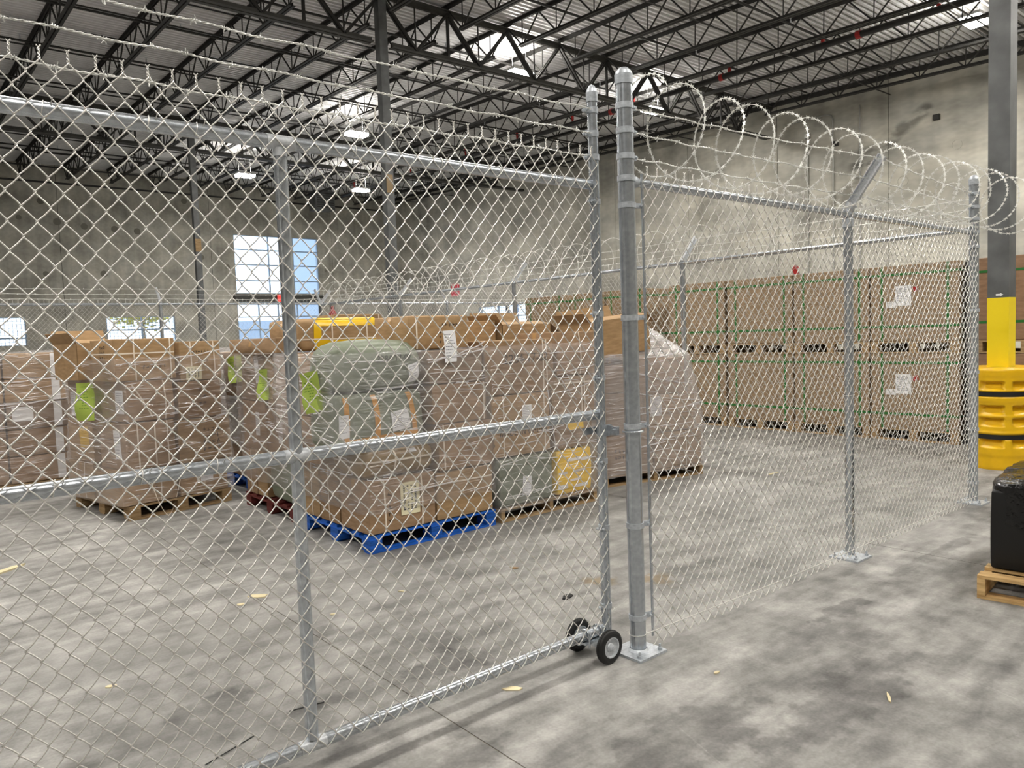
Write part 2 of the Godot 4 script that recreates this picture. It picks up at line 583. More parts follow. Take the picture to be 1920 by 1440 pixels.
# ------------------------------------------------------------------ lamps
func lamp(at: Vector3, lit: bool, label := "lit high bay light farther along the roof") -> void:
	var t := thing("high_bay_light", label, "light", at, 0.0, "lit high bay lights" if lit else "")
	var hb := MB.new()
	hb.box(Vector3(0, 0.05, 0), Vector3(0.74, 0.07, 0.46))
	hb.box(Vector3(0, 0.105, 0), Vector3(0.5, 0.04, 0.2))
	part(t, "housing", hb.mesh(), M.housing)
	var d := MB.new()
	d.box(Vector3(0, -0.03, 0), Vector3(0.7, 0.09, 0.42))
	part(t, "diffuser", d.mesh(), M.lamp if lit else M.lampoff)
	for s in [-1, 1]:
		var c := MB.new()
		c.tube(PackedVector3Array([Vector3(s * 0.25, 0.125, 0), Vector3(s * 0.25, ROOF0 - ROOFS * at.z - at.y - 0.05, 0)]), 0.006, 5)
		part(t, "suspension_cable", c.mesh(), M.housing)
	if not lit:
		return
	var l := AreaLight3D.new()
	l.name = "lamp_light"
	l.area_size = Vector2(0.68, 0.4)
	l.position = Vector3(0, -0.085, 0)
	l.rotation_degrees = Vector3(-90, 0, 0)
	l.light_color = Color(1.0, 0.98, 0.95)
	l.light_energy = 22.0
	l.shadow_enabled = true
	l.area_range = 60.0
	l.area_attenuation = 2.0
	t.add_child(l)
	# the open top of the fitting lets some light up to the deck
	var up := AreaLight3D.new()
	up.name = "uplight"
	up.area_size = Vector2(0.4, 0.3)
	up.position = Vector3(0, 0.14, 0)
	up.rotation_degrees = Vector3(90, 0, 0)
	up.light_color = Color(1.0, 0.98, 0.95)
	up.light_energy = 6.0
	up.shadow_enabled = true
	up.area_range = 20.0
	up.area_attenuation = 2.0
	t.add_child(up)


# ------------------------------------------------------------------ room
func roof_y(z: float) -> float:
	return ROOF0 - ROOFS * z


func wall_panel(parent: Node, a0: float, a1: float, top0: float, top1: float, holes: Array, right: bool, m: Material, span: float) -> void:
	# one tilt-up panel from a0 to a1 along the wall, cut round its openings [a, b, y0, y1]
	var b := MB.new()
	var xs := [a0, a1]
	var ys := [0.0, maxf(top0, top1)]
	for h in holes:
		for k in 2:
			if h[k] > a0 + 0.001 and h[k] < a1 - 0.001:
				xs.append(h[k])
			ys.append(h[k + 2])
	xs.sort()
	ys.sort()
	for p in xs.size() - 1:
		for q in ys.size() - 1:
			if ys[q + 1] - ys[q] < 0.001 or xs[p + 1] - xs[p] < 0.001:
				continue
			var cx: float = (xs[p] + xs[p + 1]) * 0.5
			var cy: float = (ys[q] + ys[q + 1]) * 0.5
			var open := false
			for h in holes:
				if cx > h[0] and cx < h[1] and cy > h[2] and cy < h[3]:
					open = true
			if open:
				continue
			if right:
				b.minmax(Vector3(WX, ys[q], xs[p]), Vector3(WX + 0.3, ys[q + 1], xs[p + 1]))
			else:
				b.minmax(Vector3(xs[p], ys[q], WZ - 0.3), Vector3(xs[p + 1], ys[q + 1], WZ))
	for k in b.v.size():
		var pp: Vector3 = b.v[k]
		b.u[k] = Vector2((-pp.z if right else pp.x) / span, 1.0 - pp.y / 10.6)
	part(parent, "wall_panel", b.mesh(), m)


func build_shell() -> void:
	# floor slabs between saw cuts, with a filler strip in every cut
	var fl := struct("floor")
	var xs := [-24.0, -20.225, -16.565, -12.905, -9.245, -5.585, -1.925, 1.735, 5.395, 9.055, 12.715, 16.375, 20.035, 23.695, 25.0]
	var zs := [-40.6, -33.0, -27.9, -22.8, -17.7, -12.6, -7.5, 0.4, 5.5, 12.0]
	for a in xs.size() - 1:
		for c in zs.size() - 1:
			var b := MB.new()
			var x0: float = xs[a] + 0.003
			var x1: float = xs[a + 1] - 0.003
			var z0: float = zs[c] + 0.003
			var z1: float = zs[c + 1] - 0.003
			b.minmax(Vector3(x0, -0.15, z0), Vector3(x1, 0.0, z1))
			for k in b.v.size():
				b.u[k] = Vector2(b.v[k].x / 10.24, b.v[k].z / 10.24)
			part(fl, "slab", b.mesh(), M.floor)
	var fb := MB.new()
	fb.minmax(Vector3(-24.3, -0.35, -41.2), Vector3(25.3, -0.004, 12.3))
	part(fl, "joint_filler", fb.mesh(), M.filler)
	# back wall
	var wb := struct("wall_back")
	var holes := [[2.3, 5.36, 1.85, 3.13], [8.65, 11.8, 1.85, 3.1], [15.0, 19.78, 0.0, 3.8], [15.0, 19.78, 4.25, 7.36]]
	var js := [-24.0, -20.44, -13.59, -6.74, 0.11, 6.96, 13.81, 20.66, 25.3]
	for k in js.size() - 1:
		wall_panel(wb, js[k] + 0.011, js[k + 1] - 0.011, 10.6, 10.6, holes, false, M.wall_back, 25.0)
	var jb := MB.new()
	for k in range(1, js.size() - 1):
		jb.minmax(Vector3(js[k] - 0.02, 0, WZ - 0.28), Vector3(js[k] + 0.02, 10.6, WZ - 0.04))
	part(wb, "joint", jb.mesh(), M.joint)
	patches(wb, false)
	# right wall
	var wr := struct("wall_right")
	var hz := [[-32.6, -28.2, 1.85, 3.06]]
	var jz := [-40.6]
	var z := -38.06
	while z < 11.0:
		jz.append(z)
		z += 3.86
	jz.append(12.3)
	for k in jz.size() - 1:
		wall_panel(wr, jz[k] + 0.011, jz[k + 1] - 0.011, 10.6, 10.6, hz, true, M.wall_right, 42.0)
	var jr := MB.new()
	for k in range(1, jz.size() - 1):
		jr.minmax(Vector3(WX + 0.04, 0, jz[k] - 0.02), Vector3(WX + 0.28, 10.6, jz[k] + 0.02))
	# the joints stop at the window
	part(wr, "joint", jr.mesh(), M.joint)
	patches(wr, true)
	# walls outside the view
	var wl := struct("wall_left")
	var b1 := MB.new()
	b1.minmax(Vector3(-24.3, 0, -40.6), Vector3(-24, 10.6, 12.3))
	part(wl, "wall_panel", b1.mesh(), M.wall_plain)
	var wf := struct("wall_front")
	var b2 := MB.new()
	b2.minmax(Vector3(-24.3, 0, 12), Vector3(25.3, 10.6, 12.3))
	part(wf, "wall_panel", b2.mesh(), M.wall_plain)
	# roof: corrugated deck with ribs along x, and the slab over it
	var ce := struct("ceiling")
	var d := MB.new()
	var pit := 0.17
	var z0 := -40.6
	while z0 < 12.0:
		var prof := [[0.0, 0.0], [0.06, 0.0], [0.075, 0.07], [0.155, 0.07], [pit, 0.0]]
		for k in 4:
			var za: float = z0 + prof[k][0]
			var zb: float = z0 + prof[k + 1][0]
			var ya: float = roof_y(za) + prof[k][1]
			var yb: float = roof_y(zb) + prof[k + 1][1]
			d.quad(Vector3(-24, ya, za), Vector3(25, ya, za), Vector3(25, yb, zb), Vector3(-24, yb, zb))
		z0 += pit
	part(ce, "corrugated_deck", d.mesh(), M.deck)
	var rs := MB.new()
	var ang := atan(ROOFS)
	rs.box(Vector3(0.5, roof_y(-14.3) + 0.15, -14.3), Vector3(49.6, 0.18, 53.6), Basis(Vector3.RIGHT, ang))
	part(ce, "roof_slab", rs.mesh(), M.wall_plain)
	windows()


func patches(parent: Node, right: bool) -> void:
	# round patched lifting points cast in the panels
	var back := [[6.1, 10.4], [6.3, 8.4], [6.9, 7.5], [8.0, 7.35], [9.3, 7.3], [10.3, 7.25], [5.4, 7.6], [6.3, 5.1], [8.7, 5.15], [14.6, 5.65], [20.25, 5.6], [21.9, 7.2], [13.3, 6.1], [12.6, 8.9]]
	var rightl := [[-9.05, 6.7], [-10.6, 5.9], [-15.1, 6.1], [-14.2, 5.85], [-15.9, 7.0], [-25.6, 6.0], [-29.2, 6.1], [-33.0, 5.6], [-20.5, 6.2], [-7.6, 5.4]]
	for p in (rightl if right else back):
		var b := MB.new()
		var r := rng.randf_range(0.11, 0.17)
		var ax := Basis(Vector3.FORWARD, PI / 2) if right else Basis(Vector3.RIGHT, PI / 2)
		var c := Vector3(WX, p[1], p[0]) if right else Vector3(p[0], p[1], WZ)
		b.lathe(c, [[r, -0.01], [r, 0.004], [r * 0.85, 0.006], [0.001, 0.006]], 14, ax)
		part(parent, "patch", b.mesh(), M.patch)


func window_unit(n: int, right: bool, a0: float, a1: float, y0: float, y1: float, cols: Array, rows: Array, grille: bool) -> void:
	var w := struct("window_%d" % n)
	var fr := MB.new()
	var P := func(a: float, y: float, o: float) -> Vector3: return Vector3(WX + 0.1 - o, y, a) if right else Vector3(a, y, WZ - 0.1 + o)
	var thick := Vector3(0.08, 0.08, 0.08)
	var lines_a := [a0]
	lines_a.append_array(cols)
	lines_a.append(a1)
	var lines_y := [y0]
	lines_y.append_array(rows)
	lines_y.append(y1)
	for k in lines_a.size():
		var wd := 0.09 if k == 0 or k == lines_a.size() - 1 else 0.06
		var p: Vector3 = P.call(lines_a[k], (y0 + y1) * 0.5, 0.0)
		fr.box(p, Vector3(0.1, y1 - y0, wd) if right else Vector3(wd, y1 - y0, 0.1))
	for k in lines_y.size():
		var p: Vector3 = P.call((a0 + a1) * 0.5, lines_y[k], 0.0)
		fr.box(p, Vector3(0.09, 0.06, a1 - a0) if right else Vector3(a1 - a0, 0.06, 0.09))
	part(w, "window_frame", fr.mesh(), M.frame)
	for ka in lines_a.size() - 1:
		for ky in lines_y.size() - 1:
			var g := MB.new()
			var c: Vector3 = P.call((lines_a[ka] + lines_a[ka + 1]) * 0.5, (lines_y[ky] + lines_y[ky + 1]) * 0.5, 0.0)
			var sa: float = lines_a[ka + 1] - lines_a[ka] - 0.05
			var sy: float = lines_y[ky + 1] - lines_y[ky] - 0.05
			if right:
				g.quad(c + Vector3(0, -sy / 2, -sa / 2), c + Vector3(0, -sy / 2, sa / 2), c + Vector3(0, sy / 2, sa / 2), c + Vector3(0, sy / 2, -sa / 2))
			else:
				g.quad(c + Vector3(-sa / 2, -sy / 2, 0), c + Vector3(sa / 2, -sy / 2, 0), c + Vector3(sa / 2, sy / 2, 0), c + Vector3(-sa / 2, sy / 2, 0))
			part(w, "pane", g.mesh(), M.glass)
	if grille:
		var gr := MB.new()
		var k := a0 + 0.15
		while k < a1:
			gr.tube(PackedVector3Array([P.call(k, y0, 0.09), P.call(k, y1, 0.09)]), 0.009, 4)
			k += 0.16
		k = y0 + 0.15
		while k < y1:
			gr.tube(PackedVector3Array([P.call(a0, k, 0.09), P.call(a1, k, 0.09)]), 0.009, 4)
			k += 0.16
		part(w, "grille", gr.mesh(), M.frame)


func windows() -> void:
	window_unit(1, false, 2.3, 5.36, 1.85, 3.13, [3.8], [2.2], true)
	window_unit(2, false, 8.65, 11.8, 1.85, 3.1, [10.25], [2.45], true)
	window_unit(3, false, 15.0, 19.78, 4.25, 7.36, [16.9, 18.3], [4.95, 5.8, 6.6], false)
	window_unit(4, false, 15.0, 19.78, 0.0, 3.8, [16.2, 17.3, 18.4], [1.1, 2.3, 3.0], false)
	window_unit(5, true, -32.6, -28.2, 1.85, 3.06, [-31.0, -29.5], [2.5], true)
	var cb := MB.new()
	cb.minmax(Vector3(14.8, 3.84, WZ), Vector3(19.98, 4.2, WZ + 0.35))
	var t := struct("trim_1")
	part(t, "header_beam", cb.mesh(), M.girder)
	var ex := thing("exit_sign", "small red exit sign over the glazed entrance", "sign", Vector3(17.35, 3.98, WZ + 0.5))
	var eb := MB.new()
	eb.box(Vector3.ZERO, Vector3(0.62, 0.4, 0.08))
	part(ex, "sign_face", eb.mesh(), M.exit)
	var e2 := MB.new()
	e2.box(Vector3(0, 0.0, -0.08), Vector3(0.1, 0.1, 0.12))
	part(ex, "bracket", e2.mesh(), M.housing)
	var ws := thing("wall_sign", "red and white fire equipment sign on the concrete wall", "sign", Vector3(WX - 0.02, 4.12, -34.62))
	var wb := MB.new()
	wb.box(Vector3(0, 0.19, 0), Vector3(0.03, 0.3, 0.75))
	wb.box(Vector3(0, -0.2, 0), Vector3(0.03, 0.3, 0.75))
	part(ws, "red_field", wb.mesh(), M.sign_red)
	var w2 := MB.new()
	w2.box(Vector3(0.002, 0, 0), Vector3(0.03, 0.12, 0.75))
	part(ws, "white_band", w2.mesh(), M.white)
	# fire extinguisher red post by the corner of the back fence
	var fx := thing("fire_extinguisher", "red fire extinguisher hung on a tall post beyond the fence corner", "extinguisher", Vector3(9.6, 0, -19.0))
	var fb := MB.new()
	fb.lathe(Vector3(0, 1.7, 0), [[0.001, 0.0], [0.1, 0.02], [0.1, 0.62], [0.04, 0.74], [0.03, 0.82], [0.001, 0.82]], 14)
	part(fx, "tank", fb.mesh(), M.red)
	var fp := MB.new()
	fp.cyl(Vector3(0.02, 0, -0.14), Vector3(0.02, 2.6, -0.14), 0.03, 8)
	part(fx, "post", fp.mesh(), M.steel)


func build_outside() -> void:
	var yd := struct("ground_outside")
	var b := MB.new()
	b.minmax(Vector3(-40, -0.4, -110), Vector3(70, -0.36, -41.3))
	b.minmax(Vector3(25.4, -0.4, -41.3), Vector3(110, -0.36, 12))
	part(yd, "paving", b.mesh(), M.wall_plain)
	var blue := mat(Color(0.8, 0.84, 0.88), 0.6)
	var t := thing("neighbour_building", "pale blue tower with a window grid seen through the entrance glazing", "building", Vector3(33.5, -0.36, -63.0))
	var tb := MB.new()
	tb.box(Vector3(0, 9, 0), Vector3(8.0, 18, 8))
	part(t, "wall", tb.mesh(), blue)
	var pane := MB.new()
	pane.box(Vector3.ZERO, Vector3(0.9, 1.3, 0.06))
	var pm := pane.mesh()
	for r in 8:
		for c in 6:
			part(t, "window_pane", pm, M.frame, Vector3(-3.1 + c * 1.25, 1.6 + r * 2.0, 4.02))
	var t2 := thing("parked_trailer", "pale blue trailer parked outside the entrance", "trailer", Vector3(22.5, -0.36, -54.0))
	var b2 := MB.new()
	b2.box(Vector3(0, 2.3, 0), Vector3(9.0, 2.4, 2.5))
	part(t2, "body", b2.mesh(), mat(Color(0.82, 0.88, 0.93), 0.5))
	var b3 := MB.new()
	for x in [-3.2, -2.1, 3.0]:
		b3.lathe(Vector3(x, 0.5, 1.2), [[0.001, -0.15], [0.5, -0.15], [0.5, 0.15], [0.001, 0.15]], 16, Basis(Vector3.RIGHT, PI / 2))
	b3.box(Vector3(0, 1.0, 0), Vector3(8.6, 0.2, 1.2))
	part(t2, "running_gear", b3.mesh(), M.rubber)
	var tr := thing("yellow_tree", "yellow leaved tree outside the low barred window", "tree", Vector3(14.6, -0.36, -58.0))
	var tk := MB.new()
	tk.tube(PackedVector3Array([Vector3(0, 0, 0), Vector3(0.1, 2, 0), Vector3(0, 4.2, 0.1)]), 0.14, 8)
	part(tr, "trunk", tk.mesh(), M.wood)
	var lf := MB.new()
	var r := RandomNumberGenerator.new()
	r.seed = 4
	for k in 1500:
		var d := Vector3(r.randfn(), r.randfn() * 0.55, r.randfn()).limit_length(2.2) * 0.9
		var c := Vector3(0, 4.6, 0) + d
		var bs := Basis.from_euler(Vector3(r.randf() * TAU, r.randf() * TAU, 0))
		lf.quad(c + bs * Vector3(-0.12, -0.08, 0), c + bs * Vector3(0.12, -0.08, 0), c + bs * Vector3(0.12, 0.08, 0), c + bs * Vector3(-0.12, 0.08, 0))
	var lo := part(tr, "foliage", lf.mesh(), mat(Color(0.85, 0.78, 0.2), 0.7))
	lo.set_meta("kind", "stuff")


# ------------------------------------------------------------------ roof steel
func build_roof() -> void:
	var zs := [-2.9, -15.1, -28.3, WZ + 0.05]
	# open-web joists
	var depth := 0.68
	for bay in 3:
		var za: float = zs[bay]
		var zb: float = zs[bay + 1]
		var L := za - zb
		var pn := 10
		var pl := L / pn
		var chord := MB.new()
		for s in [-1, 1]:
			chord.box(Vector3(s * 0.046, 0, -L / 2), Vector3(0.064, 0.012, L))
			chord.box(Vector3(s * 0.02, -0.035, -L / 2), Vector3(0.01, 0.07, L))
		var chm := chord.mesh()
		var low := MB.new()
		for s in [-1, 1]:
			low.box(Vector3(s * 0.046, 0, -L / 2), Vector3(0.064, 0.012, L - 1.0))
			low.box(Vector3(s * 0.02, 0.035, -L / 2), Vector3(0.01, 0.07, L - 1.0))
		var lwm := low.mesh()
		var d1 := MB.new()
		d1.cyl(Vector3(0, 0, 0), Vector3(0, depth - 0.05, -pl / 2), 0.021, 6)
		var d2 := MB.new()
		d2.cyl(Vector3(0, 0, 0), Vector3(0, depth - 0.05, pl / 2), 0.021, 6)
		var d3 := MB.new()
		d3.cyl(Vector3(0, 0, 0), Vector3(0, depth - 0.05, 0), 0.015, 5)
		var m1 := d1.mesh()
		var m2 := d2.mesh()
		var m3 := d3.mesh()
		for k in range(-7, 9):
			var x := CX + 1.83 * k
			var t := thing("roof_joist", "dark open web roof joist in the %s bay, %s from the streaked concrete side wall" % [["front", "middle", "rear"][bay], ORD[8 - k]], "joist", Vector3(x, roof_y(za) - 0.008, za), 0.0, ["front bay roof joists", "middle bay roof joists", "rear bay roof joists"][bay])
			t.rotation.x = atan(ROOFS)
			part(t, "top_chord", chm, M.steel)
			part(t, "bottom_chord", lwm, M.steel, Vector3(0, -depth, 0))
			for p in pn:
				var zc := -(p + 0.5) * pl
				part(t, "web_bar", m1, M.steel, Vector3(0, -depth, zc))
				part(t, "web_bar", m2, M.steel, Vector3(0, -depth, zc))
				part(t, "web_bar", m3, M.steel, Vector3(0, -depth, zc))
	# joist girders over the columns
	for gi in 3:
		var z: float = zs[gi]
		for span in 2:
			var x0: float = CX if span == 0 else CX - 15.85
			var x1: float = x0 + 15.85
			var yt := roof_y(z) - 0.13
			var t := thing("roof_girder", [["deep steel girder truss from the yellow guarded column to the concrete wall", "deep steel girder truss from the middle column to the concrete wall", "deep steel girder truss from the far column to the concrete wall"], ["deep steel girder truss reaching left of the yellow guarded column", "deep steel girder truss reaching left of the middle column", "deep steel girder truss reaching left of the far column"]][span][gi], "girder", Vector3(x0, yt, z))
			var L := x1 - x0
			var tc := MB.new()
			var bc := MB.new()
			for s in [-1, 1]:
				tc.box(Vector3(L / 2, -0.008, s * 0.068), Vector3(L, 0.016, 0.1))
				tc.box(Vector3(L / 2, -0.06, s * 0.024), Vector3(L, 0.11, 0.014))
				bc.box(Vector3(L / 2, -1.14, s * 0.068), Vector3(L - 0.5, 0.016, 0.1))
				bc.box(Vector3(L / 2, -1.09, s * 0.024), Vector3(L - 0.5, 0.11, 0.014))
			part(t, "top_chord", tc.mesh(), M.girder)
			part(t, "bottom_chord", bc.mesh(), M.girder)
			var np := 8
			var px := 1.83
			var off: float = 0.0 if span == 0 else L - 1.83 * 8
			for k in np:
				for s in [-1, 1]:
					var a := MB.new()
					var xb := off + (k + 0.5) * px
					for e in [-1, 1]:
						a.bar(Vector3(xb + e * 0.0, -1.1, e * 0.045), Vector3(xb + s * px / 2, -0.06, e * 0.045), 0.05, 0.05)
					part(t, "diagonal", a.mesh(), M.steel)
				var vv := MB.new()
				vv.cyl(Vector3(off + (k + 0.5) * px, -1.1, 0), Vector3(off + (k + 0.5) * px, -0.06, 0), 0.018, 6)
				part(t, "vertical", vv.mesh(), M.steel)
			for k in range(1, np):
				if k % 3 == 1:
					var v2 := MB.new()
					v2.bar(Vector3(off + k * px, -1.1, 0), Vector3(off + k * px, -0.06, 0), 0.06, 0.05)
					part(t, "vertical", v2.mesh(), M.steel)
	# ledger angle where the deck meets the walls
	var lg := struct("trim_2")
	var lb := MB.new()
	lb.bar(Vector3(WX - 0.05, roof_y(12.0) - 0.08, 12.0), Vector3(WX - 0.05, roof_y(WZ) - 0.08, WZ), 0.1, 0.14)
	part(lg, "ledger_angle", lb.mesh(), M.steel)
	var lb2 := MB.new()
	lb2.minmax(Vector3(-24, roof_y(WZ) - 0.85, WZ), Vector3(WX, roof_y(WZ) - 0.78, WZ + 0.1))
	part(lg, "ledger_angle", lb2.mesh(), M.steel)
	# bridging angles across the joists
	for f in [[0, 0.33], [0, 0.66], [1, 0.25], [1, 0.5], [1, 0.75], [2, 0.25], [2, 0.5], [2, 0.75]]:
		var bz: float = lerpf(zs[f[0]], zs[f[0] + 1], f[1])
		for lv in 2:
			var y: float = roof_y(bz) - (0.09 if lv == 0 else 0.655)
			var t := thing("bridging_bar", "thin steel bridging angle along the joist %s chords, %s row in the %s bay" % ["top" if lv == 0 else "bottom", ORD[int(f[1] * 4.0) - (1 if f[0] > 0 or f[1] < 0.5 else 1)], ["front", "middle", "rear"][f[0]]], "bar", Vector3(0, y, bz), 0.0, "upper bridging" if lv == 0 else "lower bridging")
			var b := MB.new()
			b.minmax(Vector3(CX - 1.83 * 7 - 0.5, -0.004, -0.02), Vector3(WX - 0.02, 0.004, 0.02))
			b.minmax(Vector3(CX - 1.83 * 7 - 0.5, -0.004, -0.024), Vector3(WX - 0.02, 0.036, -0.016))
			part(t, "angle", b.mesh(), M.steel)


func build_pipes() -> void:
	# sprinkler main along z, branch lines along x with upright heads
	var mn := thing("sprinkler_main", "thick black sprinkler main running beside the roof joists", "pipe", Vector3(19.35, 8.6, 0))
	var b := MB.new()
	b.cyl(Vector3(0, 0, -1.5), Vector3(0, 0.5, -36.5), 0.085, 14)
	part(mn, "pipe", b.mesh(), M.black_pipe)
	for z in [-5.0, -9.2, -13.2, -17.5, -22.0, -27.0, -33.0]:
		var c := MB.new()
		c.cyl(Vector3(0, -0.0143 * (z + 1.5), z), Vector3(0, -0.0143 * (z + 1.5), z - 0.12), 0.1, 14)
		part(mn, "coupling", c.mesh(), M.black_pipe if z > -6 or z < -20 else M.red)
	var bzs := [-4.6, -7.4, -10.2, -13.0, -16.6, -19.4, -22.4, -25.7, -29.9, -32.4, -35.2, -39.3]
	for z in bzs:
		var y := roof_y(z) - 0.34
		var t := thing("sprinkler_branch", "thin black sprinkler branch pipe through the joists, %s from the back wall" % ORD[11 - bzs.find(z)], "pipe", Vector3(0, y, z), 0.0, "sprinkler branch pipes")
		var p := MB.new()
		p.cyl(Vector3(-3.5, 0, 0), Vector3(23.6, 0, 0), 0.03, 8)
		part(t, "pipe", p.mesh(), M.black_pipe)
		var x := -2.5
		while x < 23.5:
			var h := MB.new()
			h.lathe(Vector3(x, 0.03, 0), [[0.02, 0], [0.02, 0.06], [0.012, 0.07], [0.012, 0.11], [0.035, 0.115], [0.035, 0.12], [0.001, 0.12]], 8)
			part(t, "sprinkler_head", h.mesh(), M.zinc)
			x += 2.9
		var rz := MB.new()
		if z < -37.0:
			continue
		rz.cyl(Vector3(19.35, -0.03, 0), Vector3(19.35, 8.6 - 0.0143 * (z + 1.5) - y, 0), 0.035, 8)
		rz.lathe(Vector3(19.35, -0.1, 0), [[0.05, -0.06], [0.05, 0.06]], 10)
		part(t, "riser", rz.mesh(), M.red)
	# conduits on the right wall
	for q in [[-13.73, 7.95, 1], [-12.83, 8.5, 2], [-11.93, 8.55, 0]]:
		var t := thing("wall_conduit", ["thin grey conduit dropping straight down the streaked concrete wall", "thin grey conduit with a junction box at its head on the concrete wall", "thin grey conduit bending off at its head on the concrete wall"][q[2]], "conduit", Vector3(WX - 0.05, 0, q[0]))
		var c := MB.new()
		var pts := PackedVector3Array([Vector3(0, 1.2, 0), Vector3(0, q[1], 0)])
		if q[2] == 2:
			pts = PackedVector3Array([Vector3(0, 1.2, 0), Vector3(0, q[1] - 0.2, 0), Vector3(0, q[1] - 0.06, -0.05), Vector3(0, q[1], -0.2), Vector3(0, q[1], -1.6)])
		c.tube(pts, 0.022, 8)
		part(t, "pipe", c.mesh(), M.conduit)
		if q[2] == 1:
			var j := MB.new()
			j.box(Vector3(0, q[1], 0), Vector3(0.1, 0.16, 0.16))
			part(t, "junction_box", j.mesh(), M.conduit)
	for q in [[-9.6, 8.02], [-12.75, 7.9]]:
		var t := thing("junction_box", "small grey junction box high on the concrete wall", "box", Vector3(WX - 0.05, q[1] - 0.4, q[0]), 0.0, "wall junction boxes")
		var j := MB.new()
		j.box(Vector3.ZERO, Vector3(0.1, 0.16, 0.18))
		j.box(Vector3(-0.055, 0, 0), Vector3(0.02, 0.13, 0.15))
		part(t, "box", j.mesh(), M.steel)
	# unit heater near the back wall
	var h := thing("unit_heater", "boxy grey unit heater hung near the back wall", "heater", Vector3(18.9, 9.0, -38.0))
	var hb := MB.new()
	hb.box(Vector3(0, 0, 0), Vector3(1.1, 1.0, 0.8))
	part(h, "body", hb.mesh(), M.column)
	for k in 7:
		var lv := MB.new()
		lv.box(Vector3(0, -0.36 + k * 0.12, 0.42), Vector3(0.95, 0.02, 0.08), Basis(Vector3.RIGHT, 0.5))
		part(h, "louvre", lv.mesh(), M.steel)
	var hr := MB.new()
	for s in [-1, 1]:
		hr.cyl(Vector3(s * 0.5, 0.5, 0), Vector3(s * 0.5, roof_y(-38.0) - 9.0, 0), 0.012, 5)
	part(h, "hanger_rod", hr.mesh(), M.steel)


# ------------------------------------------------------------------ columns
func build_columns() -> void:
	var zs := [-2.88, -15.1, -28.3]
	for k in 3:
		var z: float = zs[k]
		var c := thing("steel_column", ["square grey steel column painted yellow near its foot beside the fence corner", "square grey steel column behind the chain link gate with a yellow board on it", "square grey steel column standing farthest back by the rear wall"][k], "column", Vector3(CX, 0, z))
		var top := roof_y(z) - 0.13
		var b := MB.new()
		var y0 := 1.79 if k == 0 else 0.0
		b.minmax(Vector3(-0.1, y0, -0.1), Vector3(0.1, top, 0.1))
		part(c, "shaft", b.mesh(), M.column)
		var bp := MB.new()
		bp.minmax(Vector3(-0.2, 0, -0.2), Vector3(0.2, 0.02, 0.2))
		part(c, "base_plate", bp.mesh(), M.column)
		if k == 0:
			var yp := MB.new()
			yp.minmax(Vector3(-0.101, 0.02, -0.101), Vector3(0.101, 1.79, 0.101))
			part(c, "yellow_foot", yp.mesh(), M.yellow_paint, Vector3.ZERO, "yellow painted lower shaft")
			# white arrow sticker pointing right
			var ar := MB.new()
			ar.quad(Vector3(-0.102, 1.81, -0.02), Vector3(-0.102, 1.81, 0.02), Vector3(-0.102, 1.83, 0.02), Vector3(-0.102, 1.83, -0.02))
			ar.tri(Vector3(-0.102, 1.8, 0.02), Vector3(-0.102, 1.82, 0.05), Vector3(-0.102, 1.84, 0.02))
			part(c, "arrow_sticker", ar.mesh(), M.white, Vector3.ZERO, "white arrow")
		elif k == 1:
			var s := MB.new()
			s.box(Vector3(-0.02, 5.05, 0.11), Vector3(0.16, 0.4, 0.02))
			part(c, "board", s.mesh(), M.brown_sack)
		else:
			var s := MB.new()
			s.box(Vector3(0.0, 5.15, 0.11), Vector3(0.2, 0.45, 0.02))
			part(c, "plate", s.mesh(), M.wood)
	column_guard(Vector3(CX, 0, -2.88))


func column_guard(at: Vector3) -> void:
	var g := thing("column_guard", "round yellow plastic column guard with two black straps", "column guard", at)
	# two half shells with three rows of moulded pockets each
	var H := 1.067
	var rows := 107
	var cols := 49
	for half in 2:
		var p := []
		var a0 := PI * half + 2.62
		for r in rows:
			var y := H * r / (rows - 1)
			for c in cols:
				var a := a0 + PI * (0.004 + 0.992 * float(c) / (cols - 1))
				var rad := 0.3
				# rounded lip at top and foot
				rad -= 0.02 * smoothstep(H - 0.03, H, y) + 0.012 * smoothstep(0.02, 0.0, y)
				# strap channels
				for sy in [0.345, 0.79]:
					rad -= 0.012 * smoothstep(0.034, 0.028, absf(y - sy))
				# ledges: the shell steps in below every ring
				for ly in [0.0, 0.39, 0.56, 0.83]:
					rad -= 0.006 * smoothstep(ly + 0.0, ly + 0.02, y) * smoothstep(ly + 0.16, ly + 0.12, y)
				# pockets
				var fr := fposmod((a - a0) / (PI / 3.0), 1.0)
				for py in [0.275, 0.5, 0.625, 0.875]:
					var e := smoothstep(0.12, 0.18, fr) * smoothstep(0.88, 0.82, fr) * smoothstep(0.046, 0.036, absf(y - py))
					rad -= 0.07 * e * clampf((y - py + 0.06) / 0.1, 0.0, 1.0)
				p.append(Vector3(cos(a) * rad, y, -sin(a) * rad))
		# reverse the columns so that faces point outwards
		var q := p
		var b := MB.new()
		b.grid(q, rows, cols)
		# top lid between the shell and the column
		for c in cols - 1:
			var o0: Vector3 = p[(rows - 1) * cols + c]
			var o1: Vector3 = p[(rows - 1) * cols + c + 1]
			b.quad(o0, o1, Vector3(o1.x * 0.45, H - 0.004, o1.z * 0.45), Vector3(o0.x * 0.45, H - 0.004, o0.z * 0.45))
		part(g, "half_shell", b.mesh(), M.guard)
	for sy in [0.345, 0.79]:
		var s := MB.new()
		s.lathe(Vector3(0, sy, 0), [[0.285, -0.024], [0.294, -0.024], [0.294, 0.024], [0.285, 0.024]], 48)
		part(g, "strap", s.mesh(), M.rubber, Vector3.ZERO, "black strap")


